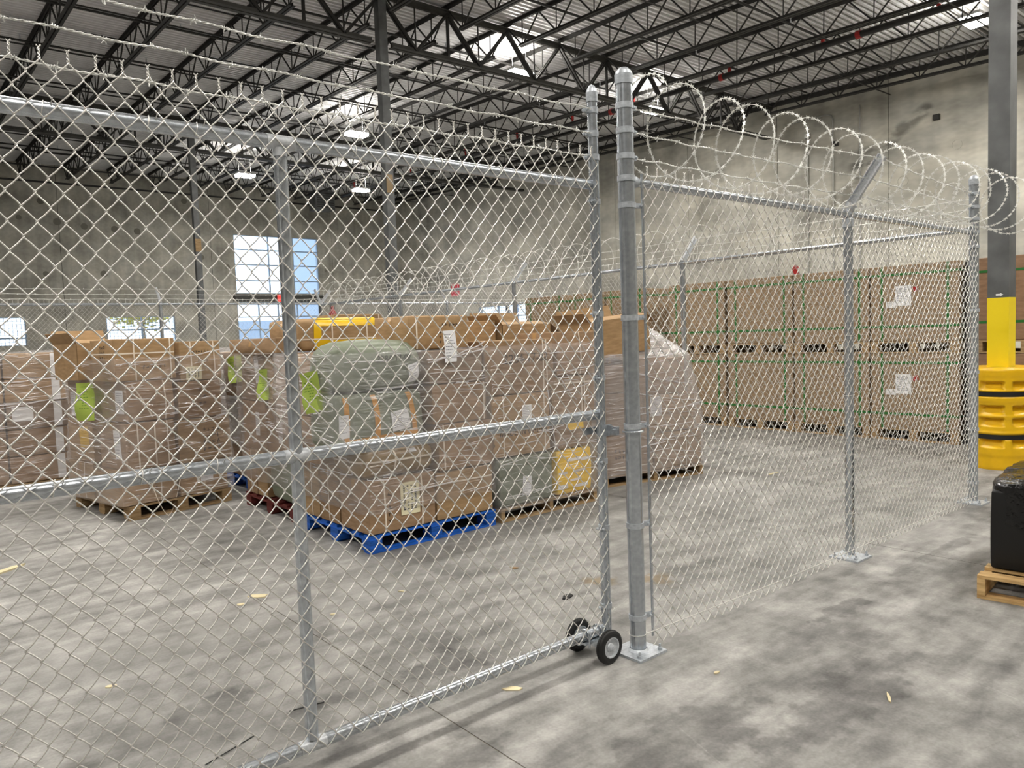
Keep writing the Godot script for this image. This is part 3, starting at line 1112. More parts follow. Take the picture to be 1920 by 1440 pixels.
# ------------------------------------------------------------------ fences
func link_mesh(w: float, y0: float, rows: int, sides: int, fine: bool, r: float, top_barbs: bool) -> ArrayMesh:
	# woven chain link in the xy plane from x = 0 to w; every wire is a flattened spiral
	var b := MB.new()
	var nw := int(w / (PH / 2))
	var hx := PH / 2
	var hy := PV / 2
	var hook := r * 1.1
	for i in nw:
		var pts := PackedVector3Array()
		# knots: wire i swings between column i and column i+1
		for k in rows + 1:
			var right := (i + k) % 2 == 1
			var x := (i + 1) * hx + hook if right else i * hx - hook
			var y := y0 + k * hy
			pts.append(Vector3(x, y, 0))
			if k == rows:
				break
			var x2 := i * hx - hook if right else (i + 1) * hx + hook
			var y2 := y + hy
			var front := not right   # rising to the right lies in front
			var z := r * 1.25 if front else -r * 1.25
			var bow := 0.0022
			var d := Vector3(x2 - x, y2 - y, 0).normalized()
			var nn := Vector3(d.y, -d.x, 0) * (bow if front else bow)
			if fine:
				pts.append(Vector3(x, y, z * 0.9).lerp(Vector3(x2, y2, z * 0.9), 0.14) + nn * 0.5)
				pts.append(Vector3(x, y, z * 1.25).lerp(Vector3(x2, y2, z * 1.25), 0.5) + nn)
				pts.append(Vector3(x, y, z * 0.9).lerp(Vector3(x2, y2, z * 0.9), 0.86) + nn * 0.5)
			else:
				pts.append(Vector3(x, y, z).lerp(Vector3(x2, y2, z), 0.5) + nn)
		b.tube(pts, r, sides, false)
	if top_barbs:
		for i in range(0, nw + 1):
			if (i + rows) % 2 == 1:
				continue
			var base := Vector3(i * hx, y0 + rows * hy, 0)
			for s in 2:
				var pp := PackedVector3Array()
				for k in 9:
					var a := PI * s + k * 0.8
					pp.append(base + Vector3(cos(a) * r * 0.95, k * 0.0032, sin(a) * r * 0.95))
				var e := pp[8]
				var dx := -1.0 if s == 0 else 1.0
				pp.append(e + Vector3(dx * 0.008, 0.011, 0.003 * dx))
				b.tube(pp, r * 0.95, 4, true)
	return b.mesh()


func barbed(a: Vector3, c: Vector3, fine: bool, sag := 0.01, seed_ := 1) -> ArrayMesh:
	var b := MB.new()
	var r := RandomNumberGenerator.new()
	r.seed = seed_
	var L := a.distance_to(c)
	var d := (c - a).normalized()
	var up := Vector3.UP
	var sd := d.cross(up).normalized()
	up = sd.cross(d)
	var P := func(t: float) -> Vector3: return a.lerp(c, t) - Vector3.UP * (sag * 4.0 * t * (1.0 - t)) + sd * 0.003 * sin(t * 41.0 + seed_) + up * 0.003 * sin(t * 57.0 + 2.0 * seed_)
	if fine:
		var n := int(L / 0.009)
		for s in 2:
			var pts := PackedVector3Array()
			for k in n + 1:
				var t := float(k) / n
				var an := PI * s + t * L * 130.0
				pts.append(P.call(t) + (sd * cos(an) + up * sin(an)) * 0.0024)
			b.tube(pts, 0.0021, 4, false)
	else:
		var pts := PackedVector3Array()
		for k in 13:
			pts.append(P.call(k / 12.0))
		b.tube(pts, 0.0034, 4, false)
	var step := 0.125
	var nb := int(L / step)
	for k in nb:
		var t := (k + 0.5 + r.randf_range(-0.15, 0.15)) * step / L
		var o: Vector3 = P.call(t)
		if fine:
			# a few turns round the strands and four points
			var coil := PackedVector3Array()
			for q in 17:
				var an := q * 0.85
				coil.append(o + d * (q - 8) * 0.0011 + (sd * cos(an) + up * sin(an)) * 0.0046)
			b.tube(coil, 0.0017, 4, true)
		for q in 4:
			var an := r.randf() * TAU
			var dir := (sd * cos(an) + up * sin(an) + d * r.randf_range(-0.5, 0.5)).normalized()
			var s0 := o + d * (q - 1.5) * 0.004
			b.tube(PackedVector3Array([s0, s0 + dir * 0.017]), 0.0017 if fine else 0.0025, 3, true)
	return b.mesh()


func razor(a: Vector3, c: Vector3, R: float, loops: float, fine: bool, seed_: int) -> ArrayMesh:
	# concertina: a helix of core wire with clipped-on blades
	var b := MB.new()
	var r := RandomNumberGenerator.new()
	r.seed = seed_
	var d := (c - a).normalized()
	var sd := d.cross(Vector3.UP).normalized()
	var nz := FastNoiseLite.new()
	nz.seed = seed_
	nz.frequency = 0.35
	var L := TAU * R * loops
	var n := int(loops * (72 if fine else 32))
	var pts := PackedVector3Array()
	for k in n + 1:
		var t := float(k) / n
		var an := t * loops * TAU + 0.6
		var lp := t * loops
		# neighbouring loops are clipped together, so the pitch opens and closes round each turn
		var along := t + 0.14 / loops * sin(an * 0.5 + 0.4) + 0.12 / loops * nz.get_noise_1d(lp * 3.0)
		var rad := R * (1.0 + 0.07 * nz.get_noise_1d(lp * 2.0 + 40.0))
		pts.append(a.lerp(c, along) + sd * cos(an) * rad + Vector3.UP * sin(an) * rad + Vector3.UP * 0.02 * nz.get_noise_1d(lp + 90.0))
	b.tube(pts, 0.0022 if fine else 0.003, 5 if fine else 4, true)
	var step := 0.042 if fine else 0.07
	var acc := 0.0
	for k in range(1, pts.size()):
		acc += pts[k].distance_to(pts[k - 1])
		if acc < step:
			continue
		acc -= step
		var t := (pts[k] - pts[k - 1]).normalized()
		var ctr := a.lerp(c, float(k) / n)
		var rd := (pts[k] - ctr).normalized()
		rd = (rd - t * rd.dot(t)).normalized()
		var nn := t.cross(rd)
		var w := 0.0135
		var o := pts[k]
		# bow-tie blade: four pointed barbs on a collar
		b.box(o, Vector3(0.013, 0.012, 0.0015), Basis(t, rd, nn))
		for s in [-1, 1]:
			for e in [-1, 1]:
				var p0: Vector3 = o + t * 0.004 * e + rd * 0.003 * s
				var p1: Vector3 = o + t * 0.013 * e + rd * w * s
				var p2: Vector3 = o + t * 0.01 * e + rd * 0.001 * s
				b.tri(p0, p1, p2)
				b.tri(p0, p2, p1)
	return b.mesh()


func band(parent: Node, at: Vector3, r: float, tab: Vector3, called := "brace_band", h := 0.022) -> void:
	var b := MB.new()
	b.lathe(at, [[r, -h], [r + 0.004, -h], [r + 0.004, h], [r, h]], 20)
	if tab.length() > 0.001:
		var d := tab.normalized()
		var side := d.cross(Vector3.UP) * 0.006
		for s in [-1, 1]:
			b.bar(at + d * r * 0.9 + side * s, at + d * r * 0.9 + tab + side * s, 0.003, h * 1.8)
		b.cyl(at + d * r + tab * 0.6 - side * 3.5, at + d * r + tab * 0.6 + side * 3.5, 0.006, 8)
	part(parent, called, b.mesh(), M.band)


func post(parent: Node, called: String, x: float, z: float, r: float, y0: float, y1: float, m: Material, cap: bool, plate: bool) -> void:
	var b := MB.new()
	b.cyl(Vector3(x, y0, z), Vector3(x, y1, z), r, 24)
	part(parent, called, b.mesh(), m)
	if cap:
		var c := MB.new()
		c.lathe(Vector3(x, y1, z), [[r + 0.003, -0.045], [r + 0.004, 0.0], [r * 0.9, 0.018], [r * 0.55, 0.032], [0.001, 0.038]], 24)
		part(parent, "post_cap", c.mesh(), M.band)
	if plate:
		var p := MB.new()
		p.minmax(Vector3(x - 0.1, 0, z - 0.1), Vector3(x + 0.1, 0.012, z + 0.1))
		p.lathe(Vector3(x, 0.012, z), [[r + 0.012, 0], [r + 0.002, 0.012]], 24)
		for sx in [-1, 1]:
			for sz in [-1, 1]:
				p.lathe(Vector3(x + sx * 0.075, 0.012, z + sz * 0.075), [[0.012, 0], [0.012, 0.012], [0.006, 0.012], [0.006, 0.03], [0.001, 0.03]], 6)
		part(parent, "base_plate", p.mesh(), M.band)


func build_gate() -> void:
	var g := thing("chain_link_gate", "galvanised chain link swing gate with a mid rail and two small wheels", "gate", Vector3(0, 0, GZ))
	var x0 := -0.346
	var x1 := 2.707
	var xm := 1.134
	var r := 0.0242
	for q in [[x0, 2.73], [x1, 2.73]]:
		post(g, "end_upright", q[0], 0.0, r, 0.1, q[1], M.pipe, true, false)
	for seg in [[0.147, 2.27]]:
		var b := MB.new()
		b.cyl(Vector3(xm, seg[0], 0), Vector3(xm, seg[1], 0), r * 0.97, 24)
		part(g, "middle_upright", b.mesh(), M.pipe)
	for y in [2.293, 1.192, 0.123]:
		var b := MB.new()
		b.cyl(Vector3(x0, y, 0), Vector3(x1, y, 0), r, 24)
		part(g, ["top_rail", "middle_rail", "bottom_rail"][[2.293, 1.192, 0.123].find(y)], b.mesh(), M.pipe)
		# welded collars where the upright meets the rail, brushed with zinc paint
		var w := MB.new()
		w.tube(PackedVector3Array([Vector3(xm - 0.05, y, 0), Vector3(xm - 0.03, y, 0), Vector3(xm + 0.03, y, 0), Vector3(xm + 0.05, y, 0)]), r + 0.0008, 24, false)
		if y > 2.0:
			w.tube(PackedVector3Array([Vector3(xm, y - 0.02, 0), Vector3(xm, y - 0.05, 0)]), r + 0.0008, 24, false)
		part(g, "weld", w.mesh(), M.zinc)
	# chain link on the camera side
	var rows := 55
	var y0 := 2.431 - rows * PV / 2
	var cm := part(g, "chain_link_mesh", link_mesh(x1 - x0 - 0.01, y0, rows, 6, true, 0.0023, true), M.wire, Vector3(x0 + 0.006, 0, r + 0.0055))
	cm.set_meta("kind", "stuff")
	# barbed wire
	for k in 3:
		var y: float = [2.645, 2.535, 2.425][k]
		part(g, "barbed_wire", barbed(Vector3(x0, y, 0.028), Vector3(x1 - 0.03, y, 0.02), true, 0.012, 11 + k), M.blade)
		band(g, Vector3(x1, y, 0), r, Vector3(-0.035, 0, 0.0), "wire_band", 0.014)
	for y in [2.216, 1.68, 1.37, 0.96, 0.63, 0.235]:
		band(g, Vector3(x1, y, 0), r, Vector3(-0.03, 0, 0.012), "tension_band", 0.013)
	# tension bar through the mesh
	var tb := MB.new()
	tb.minmax(Vector3(x1 - 0.038, 0.12, 0.026), Vector3(x1 - 0.022, 2.4, 0.031))
	part(g, "tension_bar", tb.mesh(), M.pipe)
	# tie wires on the rails
	for y in [2.293, 1.192, 0.123]:
		for x in [0.36, 0.66, 0.9, 1.4, 1.75, 2.15, 2.45]:
			var xx: float = x + rng.randf_range(-0.06, 0.06)
			var t := MB.new()
			var pp := PackedVector3Array()
			for k in 13:
				var a := -0.9 + k * 0.4
				pp.append(Vector3(xx + k * 0.002, y + sin(a) * (r + 0.003), cos(a) * (r + 0.003)))
			pp.append(Vector3(xx + 0.03, y + 0.03, r + 0.012))
			t.tube(pp, 0.0018, 4)
			part(g, "tie_wire", t.mesh(), M.wire)
	# fork latch reaching round the gate post
	var f := MB.new()
	f.minmax(Vector3(x1 - 0.1, 1.095, -0.03), Vector3(x1 + 0.1, 1.13, -0.022))
	f.minmax(Vector3(x1 - 0.028, 1.085, 0.024), Vector3(x1 + 0.028, 1.14, 0.032))
	f.minmax(Vector3(x1 + 0.022, 1.09, -0.03), Vector3(x1 + 0.03, 1.135, 0.05))
	f.minmax(Vector3(x1 + 0.05, 1.085, 0.02), Vector3(x1 + 0.075, 1.125, 0.05))
	f.cyl(Vector3(x1 + 0.02, 1.112, 0.045), Vector3(x1 + 0.07, 1.112, 0.045), 0.006, 8)
	var arc := PackedVector3Array()
	for k in 15:
		var a := PI * 1.15 - k * 0.19
		arc.append(Vector3(2.81 + cos(a) * 0.05, 1.105, 0.112 + sin(a) * 0.05))
	f.tube(arc, 0.005, 8)
	part(g, "fork_latch", f.mesh(), M.pipe)
	# wheel carrier under the end of the bottom rail
	var wc := MB.new()
	var wx := 2.61
	wc.minmax(Vector3(wx - 0.03, 0.07, -0.06), Vector3(wx + 0.03, 0.098, 0.06))
	wc.minmax(Vector3(wx - 0.085, 0.088, -0.03), Vector3(wx + 0.06, 0.1, 0.03))
	wc.cyl(Vector3(wx, 0.082, -0.13), Vector3(wx, 0.082, 0.13), 0.009, 10)
	for dx in [-0.06, 0.03]:
		var ub := PackedVector3Array()
		for k in 11:
			var a := PI * k / 10.0
			ub.append(Vector3(wx + dx, 0.123 + sin(a) * 0.031, cos(a) * 0.031))
		ub.insert(0, Vector3(wx + dx, 0.07, 0.031))
		ub.append(Vector3(wx + dx, 0.07, -0.031))
		wc.tube(ub, 0.005, 8)
	part(g, "wheel_carrier", wc.mesh(), M.pipe)
	var ty := MB.new()
	ty.lathe(Vector3.ZERO, [[0.05, -0.018], [0.066, -0.019], [0.076, -0.014], [0.0795, -0.011], [0.079, -0.009], [0.081, -0.008], [0.081, -0.004], [0.0795, -0.003], [0.0795, -0.001], [0.082, 0.0], [0.082, 0.003], [0.0795, 0.004], [0.0795, 0.006], [0.081, 0.007], [0.081, 0.0095], [0.076, 0.014], [0.066, 0.019], [0.05, 0.018]], 36, Basis(Vector3.RIGHT, PI / 2))
	var tym := ty.mesh()
	var hb := MB.new()
	hb.lathe(Vector3.ZERO, [[0.05, 0.018], [0.046, 0.018], [0.043, 0.008], [0.024, 0.005], [0.02, 0.012], [0.016, 0.014], [0.014, 0.026], [0.001, 0.026]], 28, Basis(Vector3.RIGHT, PI / 2))
	hb.lathe(Vector3.ZERO, [[0.001, -0.026], [0.014, -0.026], [0.02, -0.012], [0.024, -0.005], [0.043, -0.008], [0.046, -0.018], [0.05, -0.018]], 28, Basis(Vector3.RIGHT, PI / 2))
	hb.lathe(Vector3(0, 0, 0.026), [[0.012, 0.0], [0.012, 0.01], [0.001, 0.01]], 6, Basis(Vector3.RIGHT, PI / 2))
	var hbm := hb.mesh()
	for s in [-1, 1]:
		var wh := part(g, "wheel", tym, M.rubber, Vector3(wx, 0.082, s * 0.105), "small black rubber wheel")
		part(wh, "hub", hbm, M.zinc, Vector3.ZERO, "bright zinc hub")
	# hinge post, just outside the frame
	var hp := thing("fence_post", "thick galvanised hinge post carrying the swing gate", "post", Vector3(-0.45, 0, GZ))
	post(hp, "pipe", 0, 0, 0.04, 0.012, 2.81, M.pipe, true, true)


func build_front_fence() -> void:
	var f := thing("chain_link_fence", "galvanised chain link fence run from the gate post to the corner post", "fence", Vector3(0, 0, FZ))
	post(f, "gate_post", 2.81, 0, 0.0395, 0.012, 2.80, M.pipe, true, true)
	post(f, "line_post", 4.992, 0, 0.03, 0.012, 2.30, M.pipe, false, true)
	post(f, "corner_post", 7.182, 0, 0.038, 0.012, 2.75, M.pipe, true, true)
	var tr := MB.new()
	tr.cyl(Vector3(2.86, 2.305, 0), Vector3(7.15, 2.305, 0), 0.021, 20)
	part(f, "top_rail", tr.mesh(), M.pipe)
	var re := MB.new()
	re.lathe(Vector3(2.845, 2.305, 0), [[0.001, -0.02], [0.028, -0.02], [0.028, 0.03], [0.023, 0.04]], 16, Basis(Vector3.FORWARD, PI / 2))
	part(f, "rail_end", re.mesh(), M.band)
	# loop cap that carries the rail on the line post
	var lc := MB.new()
	lc.cyl(Vector3(4.95, 2.305, 0), Vector3(5.035, 2.305, 0), 0.027, 16)
	lc.lathe(Vector3(4.992, 2.27, 0), [[0.034, -0.05], [0.034, 0.0], [0.024, 0.02]], 16)
	part(f, "loop_cap", lc.mesh(), M.band)
	var rows := 55
	var y0 := 2.345 - rows * PV / 2
	var cm := part(f, "chain_link_mesh", link_mesh(4.27, y0, rows, 6, true, 0.0023, true), M.wire, Vector3(2.885, 0, 0.036))
	cm.set_meta("kind", "stuff")
	# bottom tension wire
	var tw := MB.new()
	tw.tube(PackedVector3Array([Vector3(2.82, 0.1, 0.042), Vector3(4.0, 0.075, 0.043), Vector3(5.0, 0.07, 0.043), Vector3(7.15, 0.07, 0.043)]), 0.0022, 5)
	var ring := PackedVector3Array()
	for k in 20:
		ring.append(Vector3(2.81 + cos(k * 0.34) * 0.043, 0.1 - k * 0.0008, sin(k * 0.34) * 0.043))
	tw.tube(ring, 0.0018, 5)
	part(f, "tension_wire", tw.mesh(), M.wire)
	for q in [[2.885, 1], [7.118, -1]]:
		var tb := MB.new()
		tb.minmax(Vector3(q[0] - 0.007, 0.07, 0.03), Vector3(q[0] + 0.007, 2.34, 0.036))
		part(f, "tension_bar", tb.mesh(), M.pipe)
		for y in [2.19, 1.655, 1.13, 0.64, 0.18]:
			band(f, Vector3(2.81 if q[1] > 0 else 7.182, y, 0), 0.0395, Vector3(0.045 * q[1], 0, 0.016), "tension_band", 0.013)
	for y in [2.316, 2.42, 2.54, 2.655]:
		band(f, Vector3(2.81, y, 0), 0.0395, Vector3(0.035, 0, 0), "wire_band", 0.014)
	for y in [2.31, 2.42, 2.52, 2.63]:
		band(f, Vector3(7.182, y, 0), 0.038, Vector3(-0.03, 0, 0), "wire_band", 0.013)
	# ties on the line post and along the rail
	for y in [0.3, 0.7, 1.1, 1.5, 1.9]:
		var t := MB.new()
		var pp := PackedVector3Array()
		for k in 12:
			var a := -0.6 - k * 0.5
			pp.append(Vector3(4.992 + cos(a) * 0.033, y + k * 0.001, sin(a) * 0.033))
		t.tube(pp, 0.0018, 4)
		part(f, "tie_wire", t.mesh(), M.wire)
	# 45 degree arm leaning out
	arm(f, Vector3(4.992, 2.33, 0), Vector3(0, 0.31, 0.23))
	var strands := [[2.655, 2.60], [2.54, 2.51], [2.42, 2.42]]
	for k in 3:
		var ys: Array = strands[k]
		var tt: float = [0.95, 0.6, 0.28][k]
		var m := Vector3(4.992, 2.33 + 0.31 * tt, 0.23 * tt)
		part(f, "barbed_wire", barbed(Vector3(2.86, ys[0], 0.0), m, true, 0.01, 21 + k), M.blade)
		part(f, "barbed_wire", barbed(m, Vector3(7.15, [2.63, 2.52, 2.42][k], 0.0), true, 0.01, 31 + k), M.blade)
	# razor wire coil lying along the top
	var rz := thing("razor_wire_coil", "coil of bright razor wire along the top of the near fence run", "razor wire", Vector3(0, 0, 0))
	part(rz, "coil", razor(Vector3(2.8, 2.565, FZ + 0.06), Vector3(7.75, 2.55, FZ + 0.13), 0.225, 17.0, true, 5), M.blade)


func arm(parent: Node, base: Vector3, d: Vector3) -> void:
	var b := MB.new()
	var n := d.normalized()
	var w := n.cross(Vector3.UP).normalized()
	var t := w.cross(n)
	var L := d.length()
	var bs := Basis(w, t, n)
	# folded channel: back and two lips
	b.box(base + d * 0.5, Vector3(0.004, 0.055, L), bs)
	b.box(base + d * 0.5 + t * 0.026 + w * 0.012, Vector3(0.026, 0.004, L), bs)
	b.box(base + d * 0.5 - t * 0.026 + w * 0.012, Vector3(0.026, 0.004, L), bs)
	b.box(base + n * 0.02, Vector3(0.05, 0.06, 0.06), bs)
	part(parent, "barb_arm", b.mesh(), M.zinc)


func far_fence(f: Node3D, along: Vector3, out: Vector3, starts: Array, w: float, top: float, shared: ArrayMesh, turn: float, first: bool, last: bool) -> void:
	for k in starts.size():
		var p: Vector3 = along * starts[k]
		if not (k == 0 and not first):
			post(f, "line_post", p.x, p.z, 0.03, 0.012, top - 0.005, M.pipe, false, true)
			arm(f, Vector3(p.x, top + 0.02, p.z), out * 0.24 + Vector3.UP * 0.28)
		if k == starts.size() - 1:
			break
		var q: Vector3 = along * starts[k + 1]
		var r := MB.new()
		r.cyl(Vector3(p.x, top, p.z), Vector3(q.x, top, q.z), 0.021, 12)
		part(f, "top_rail", r.mesh(), M.pipe)
		var m := part(f, "chain_link_mesh", shared, M.wire, p + out * 0.036)
		m.rotation.y = turn
		m.scale.x = starts[k + 1] - starts[k]
		m.scale.x /= w
		m.set_meta("kind", "stuff")
		for s in 3:
			var o: Vector3 = out * (0.24 * [0.95, 0.6, 0.28][s]) + Vector3.UP * (top + 0.02 + 0.28 * [0.95, 0.6, 0.28][s])
			part(f, "barbed_wire", barbed(p + o, q + o, false, 0.01, 40 + k * 3 + s), M.blade)


func build_side_fence() -> void:
	var f := thing("chain_link_fence", "chain link fence run between the boxed pallet loads and the tall crate rows", "fence", Vector3(SX, 0, 0))
	var rows := 55
	var shared := link_mesh(3.05, 2.375 - rows * PV / 2, rows, 4, false, 0.0022, true)
	# runs towards -z from the corner post
	far_fence(f, Vector3(0, 0, -1), Vector3(1, 0, 0), [2.468, 5.49, 8.5, 11.6, 14.76], 3.05, 2.335, shared, PI / 2, false, true)
	var rz := thing("razor_wire_coil", "coil of razor wire along the fence in front of the crate rows", "razor wire", Vector3(SX, 0, 0))
	part(rz, "coil", razor(Vector3(0.22, 2.56, -2.6), Vector3(0.16, 2.56, -14.7), 0.215, 36.0, false, 9), M.blade)


func build_back_fence() -> void:
	var f := thing("chain_link_fence", "chain link fence run across the far end of the cage", "fence", Vector3(0, 0, BZ))
	var rows := 55
	var shared := link_mesh(3.05, 2.4 - rows * PV / 2, rows, 3, false, 0.0022, true)
	far_fence(f, Vector3(1, 0, 0), Vector3(0, 0, -1), [-2.1, 0.95, 4.05, 7.18, 10.4, 13.5, 16.6], 3.05, 2.365, shared, 0.0, true, true)


# ------------------------------------------------------------------ soft boxes
func defo(p: Vector3, size: Vector3, r: float, bulge: float, s: int) -> Vector3:
	# p in -1..1 on the unit cube; rounded edges, faces that belly out, corners knocked about
	var h := size * 0.5
	var q := Vector3(p.x * h.x, p.y * h.y, p.z * h.z)
	var inn := Vector3(clampf(q.x, -h.x + r, h.x - r), clampf(q.y, -h.y + r, h.y - r), clampf(q.z, -h.z + r, h.z - r))
	var d := q - inn
	if d.length() > 0.00001:
		q = inn + d.normalized() * r
	var bx := (1.0 - p.y * p.y) * (1.0 - p.z * p.z)
	var by := (1.0 - p.x * p.x) * (1.0 - p.z * p.z)
	var bz := (1.0 - p.x * p.x) * (1.0 - p.y * p.y)
	q += Vector3(signf(p.x) * bx * bulge if absf(p.x) > 0.9 else 0.0, signf(p.y) * by * bulge * 0.8 if p.y > 0.9 and r > 0.05 else 0.0, signf(p.z) * bz * bulge if absf(p.z) > 0.9 else 0.0)
	var f := float(s)
	q += Vector3(sin(p.y * 2.1 + p.z * 1.3 + f), 0.0, sin(p.x * 2.0 + p.y * 1.9 + f * 2.3)) * bulge * 0.35
	return q


const FACE_U := [Vector3(1, 0, 0), Vector3(0, 0, 1), Vector3(1, 0, 0), Vector3(0, 0, -1), Vector3(-1, 0, 0), Vector3(1, 0, 0)]
const FACE_V := [Vector3(0, 1, 0), Vector3(0, 1, 0), Vector3(0, 0, -1), Vector3(0, 1, 0), Vector3(0, 1, 0), Vector3(0, 0, 1)]
const FACE_N := [Vector3(0, 0, 1), Vector3(-1, 0, 0), Vector3(0, 1, 0), Vector3(1, 0, 0), Vector3(0, 0, -1), Vector3(0, -1, 0)]


func soft_mesh(size: Vector3, r: float, bulge: float, s: int) -> ArrayMesh:
	var b := MB.new()
	var ts := [-1.0, -0.985, -0.94, -0.7, -0.35, 0.0, 0.35, 0.7, 0.94, 0.985, 1.0]
	if r > 0.03:
		ts = [-1.0, -0.97, -0.92, -0.84, -0.7, -0.4, 0.0, 0.4, 0.7, 0.84, 0.92, 0.97, 1.0]
	var m := ts.size()
	var at := {}
	var nn := []
	for f in 6:
		var ids := []
		for a in m:
			for c in m:
				var p: Vector3 = FACE_N[f] + FACE_U[f] * ts[c] + FACE_V[f] * ts[a]
				var key := Vector3i((p * 1000.0).round())
				if not at.has(key):
					at[key] = b.v.size()
					b.v.append(defo(p, size, r, bulge, s))
					b.u.append(Vector2(c, a) / m)
					nn.append(Vector3.ZERO)
				ids.append(at[key])
		for a in m - 1:
			for c in m - 1:
				var i0: int = ids[a * m + c]
				var i1: int = ids[a * m + c + 1]
				var i2: int = ids[(a + 1) * m + c + 1]
				var i3: int = ids[(a + 1) * m + c]
				var fn := (b.v[i2] - b.v[i0]).cross(b.v[i3] - b.v[i1])
				for q in [i0, i1, i2, i3]:
					nn[q] += fn
				b.i.append_array(PackedInt32Array([i0, i2, i1, i0, i3, i2]))
	for q in nn:
		b.n.append(q.normalized())
	return b.mesh()


func patch(b: MB, face: int, size: Vector3, r: float, bulge: float, s: int, cu: float, cv: float, w: float, h: float, rot := 0.0, lift := 0.003) -> void:
	# a sheet lying on a soft face: centre (cu, cv) and size (w, h) in metres from the face centre
	var hu: float = absf(FACE_U[face].dot(size)) * 0.5
	var hv: float = absf(FACE_V[face].dot(size)) * 0.5
	var nu := maxi(2, int(w / 0.06) + 1)
	var nv := maxi(2, int(h / 0.06) + 1)
	var p := []
	var uv := []
	for a in nv + 1:
		for c in nu + 1:
			var x := (float(c) / nu - 0.5) * w
			var y := (float(a) / nv - 0.5) * h
			var uu := cu + x * cos(rot) - y * sin(rot)
			var vv := cv + x * sin(rot) + y * cos(rot)
			var q: Vector3 = FACE_N[face] + FACE_U[face] * clampf(uu / hu, -1, 1) + FACE_V[face] * clampf(vv / hv, -1, 1)
			p.append(defo(q, size, r, bulge, s) + FACE_N[face] * (lift + r * 0.06))
			uv.append(Vector2(float(c) / nu, 1.0 - float(a) / nv))
	b.grid(p, nv + 1, nu + 1, uv)


func marks(b: MB, face: int, size: Vector3, r: float, bulge: float, s: int, cu: float, cv: float, cols: int, rows: int, cell: float) -> void:
	# stamped characters, too blurred in the photograph to read: strokes in a grid
	var g := RandomNumberGenerator.new()
	g.seed = s * 13 + 5
	for a in rows:
		for c in cols:
			for k in 3:
				var x := cu + (c - (cols - 1) * 0.5) * cell + g.randf_range(-0.2, 0.2) * cell
				var y := cv + (a - (rows - 1) * 0.5) * cell * 1.25 + g.randf_range(-0.25, 0.25) * cell
				if g.randf() < 0.5:
					patch(b, face, size, r, bulge, s, x, y, cell * 0.6, cell * 0.12, 0.0, 0.0022)
				else:
					patch(b, face, size, r, bulge, s, x, y, cell * 0.13, cell * 0.6, 0.0, 0.0022)


func lettering(parent: Node, called: String, text: String, px: float, at: Vector3, turn: float, m: Material, tilt := 0.0) -> void:
	var t := TextMesh.new()
	t.text = text
	var f := SystemFont.new()
	f.font_names = PackedStringArray(["Droid Sans"])
	t.font = f
	t.font_size = 32
	t.pixel_size = px / 32.0
	t.depth = 0.001
	t.curve_step = 1.0
	var o := part(parent, called, t, m, at)
	o.rotation = Vector3(0, turn, tilt)


# a load's local frame: x right along its front, d backwards, y up
class Stack:
	var o: Vector3
	var a: float
	func at(x: float, y: float, d: float) -> Vector3:
		return o + Basis(Vector3.UP, a) * Vector3(x, y, -d)


func stack_at(x: float, z: float, deg: float) -> Stack:
	var l := Stack.new()
	l.o = Vector3(x, 0, z)
	l.a = deg_to_rad(deg)
	return l


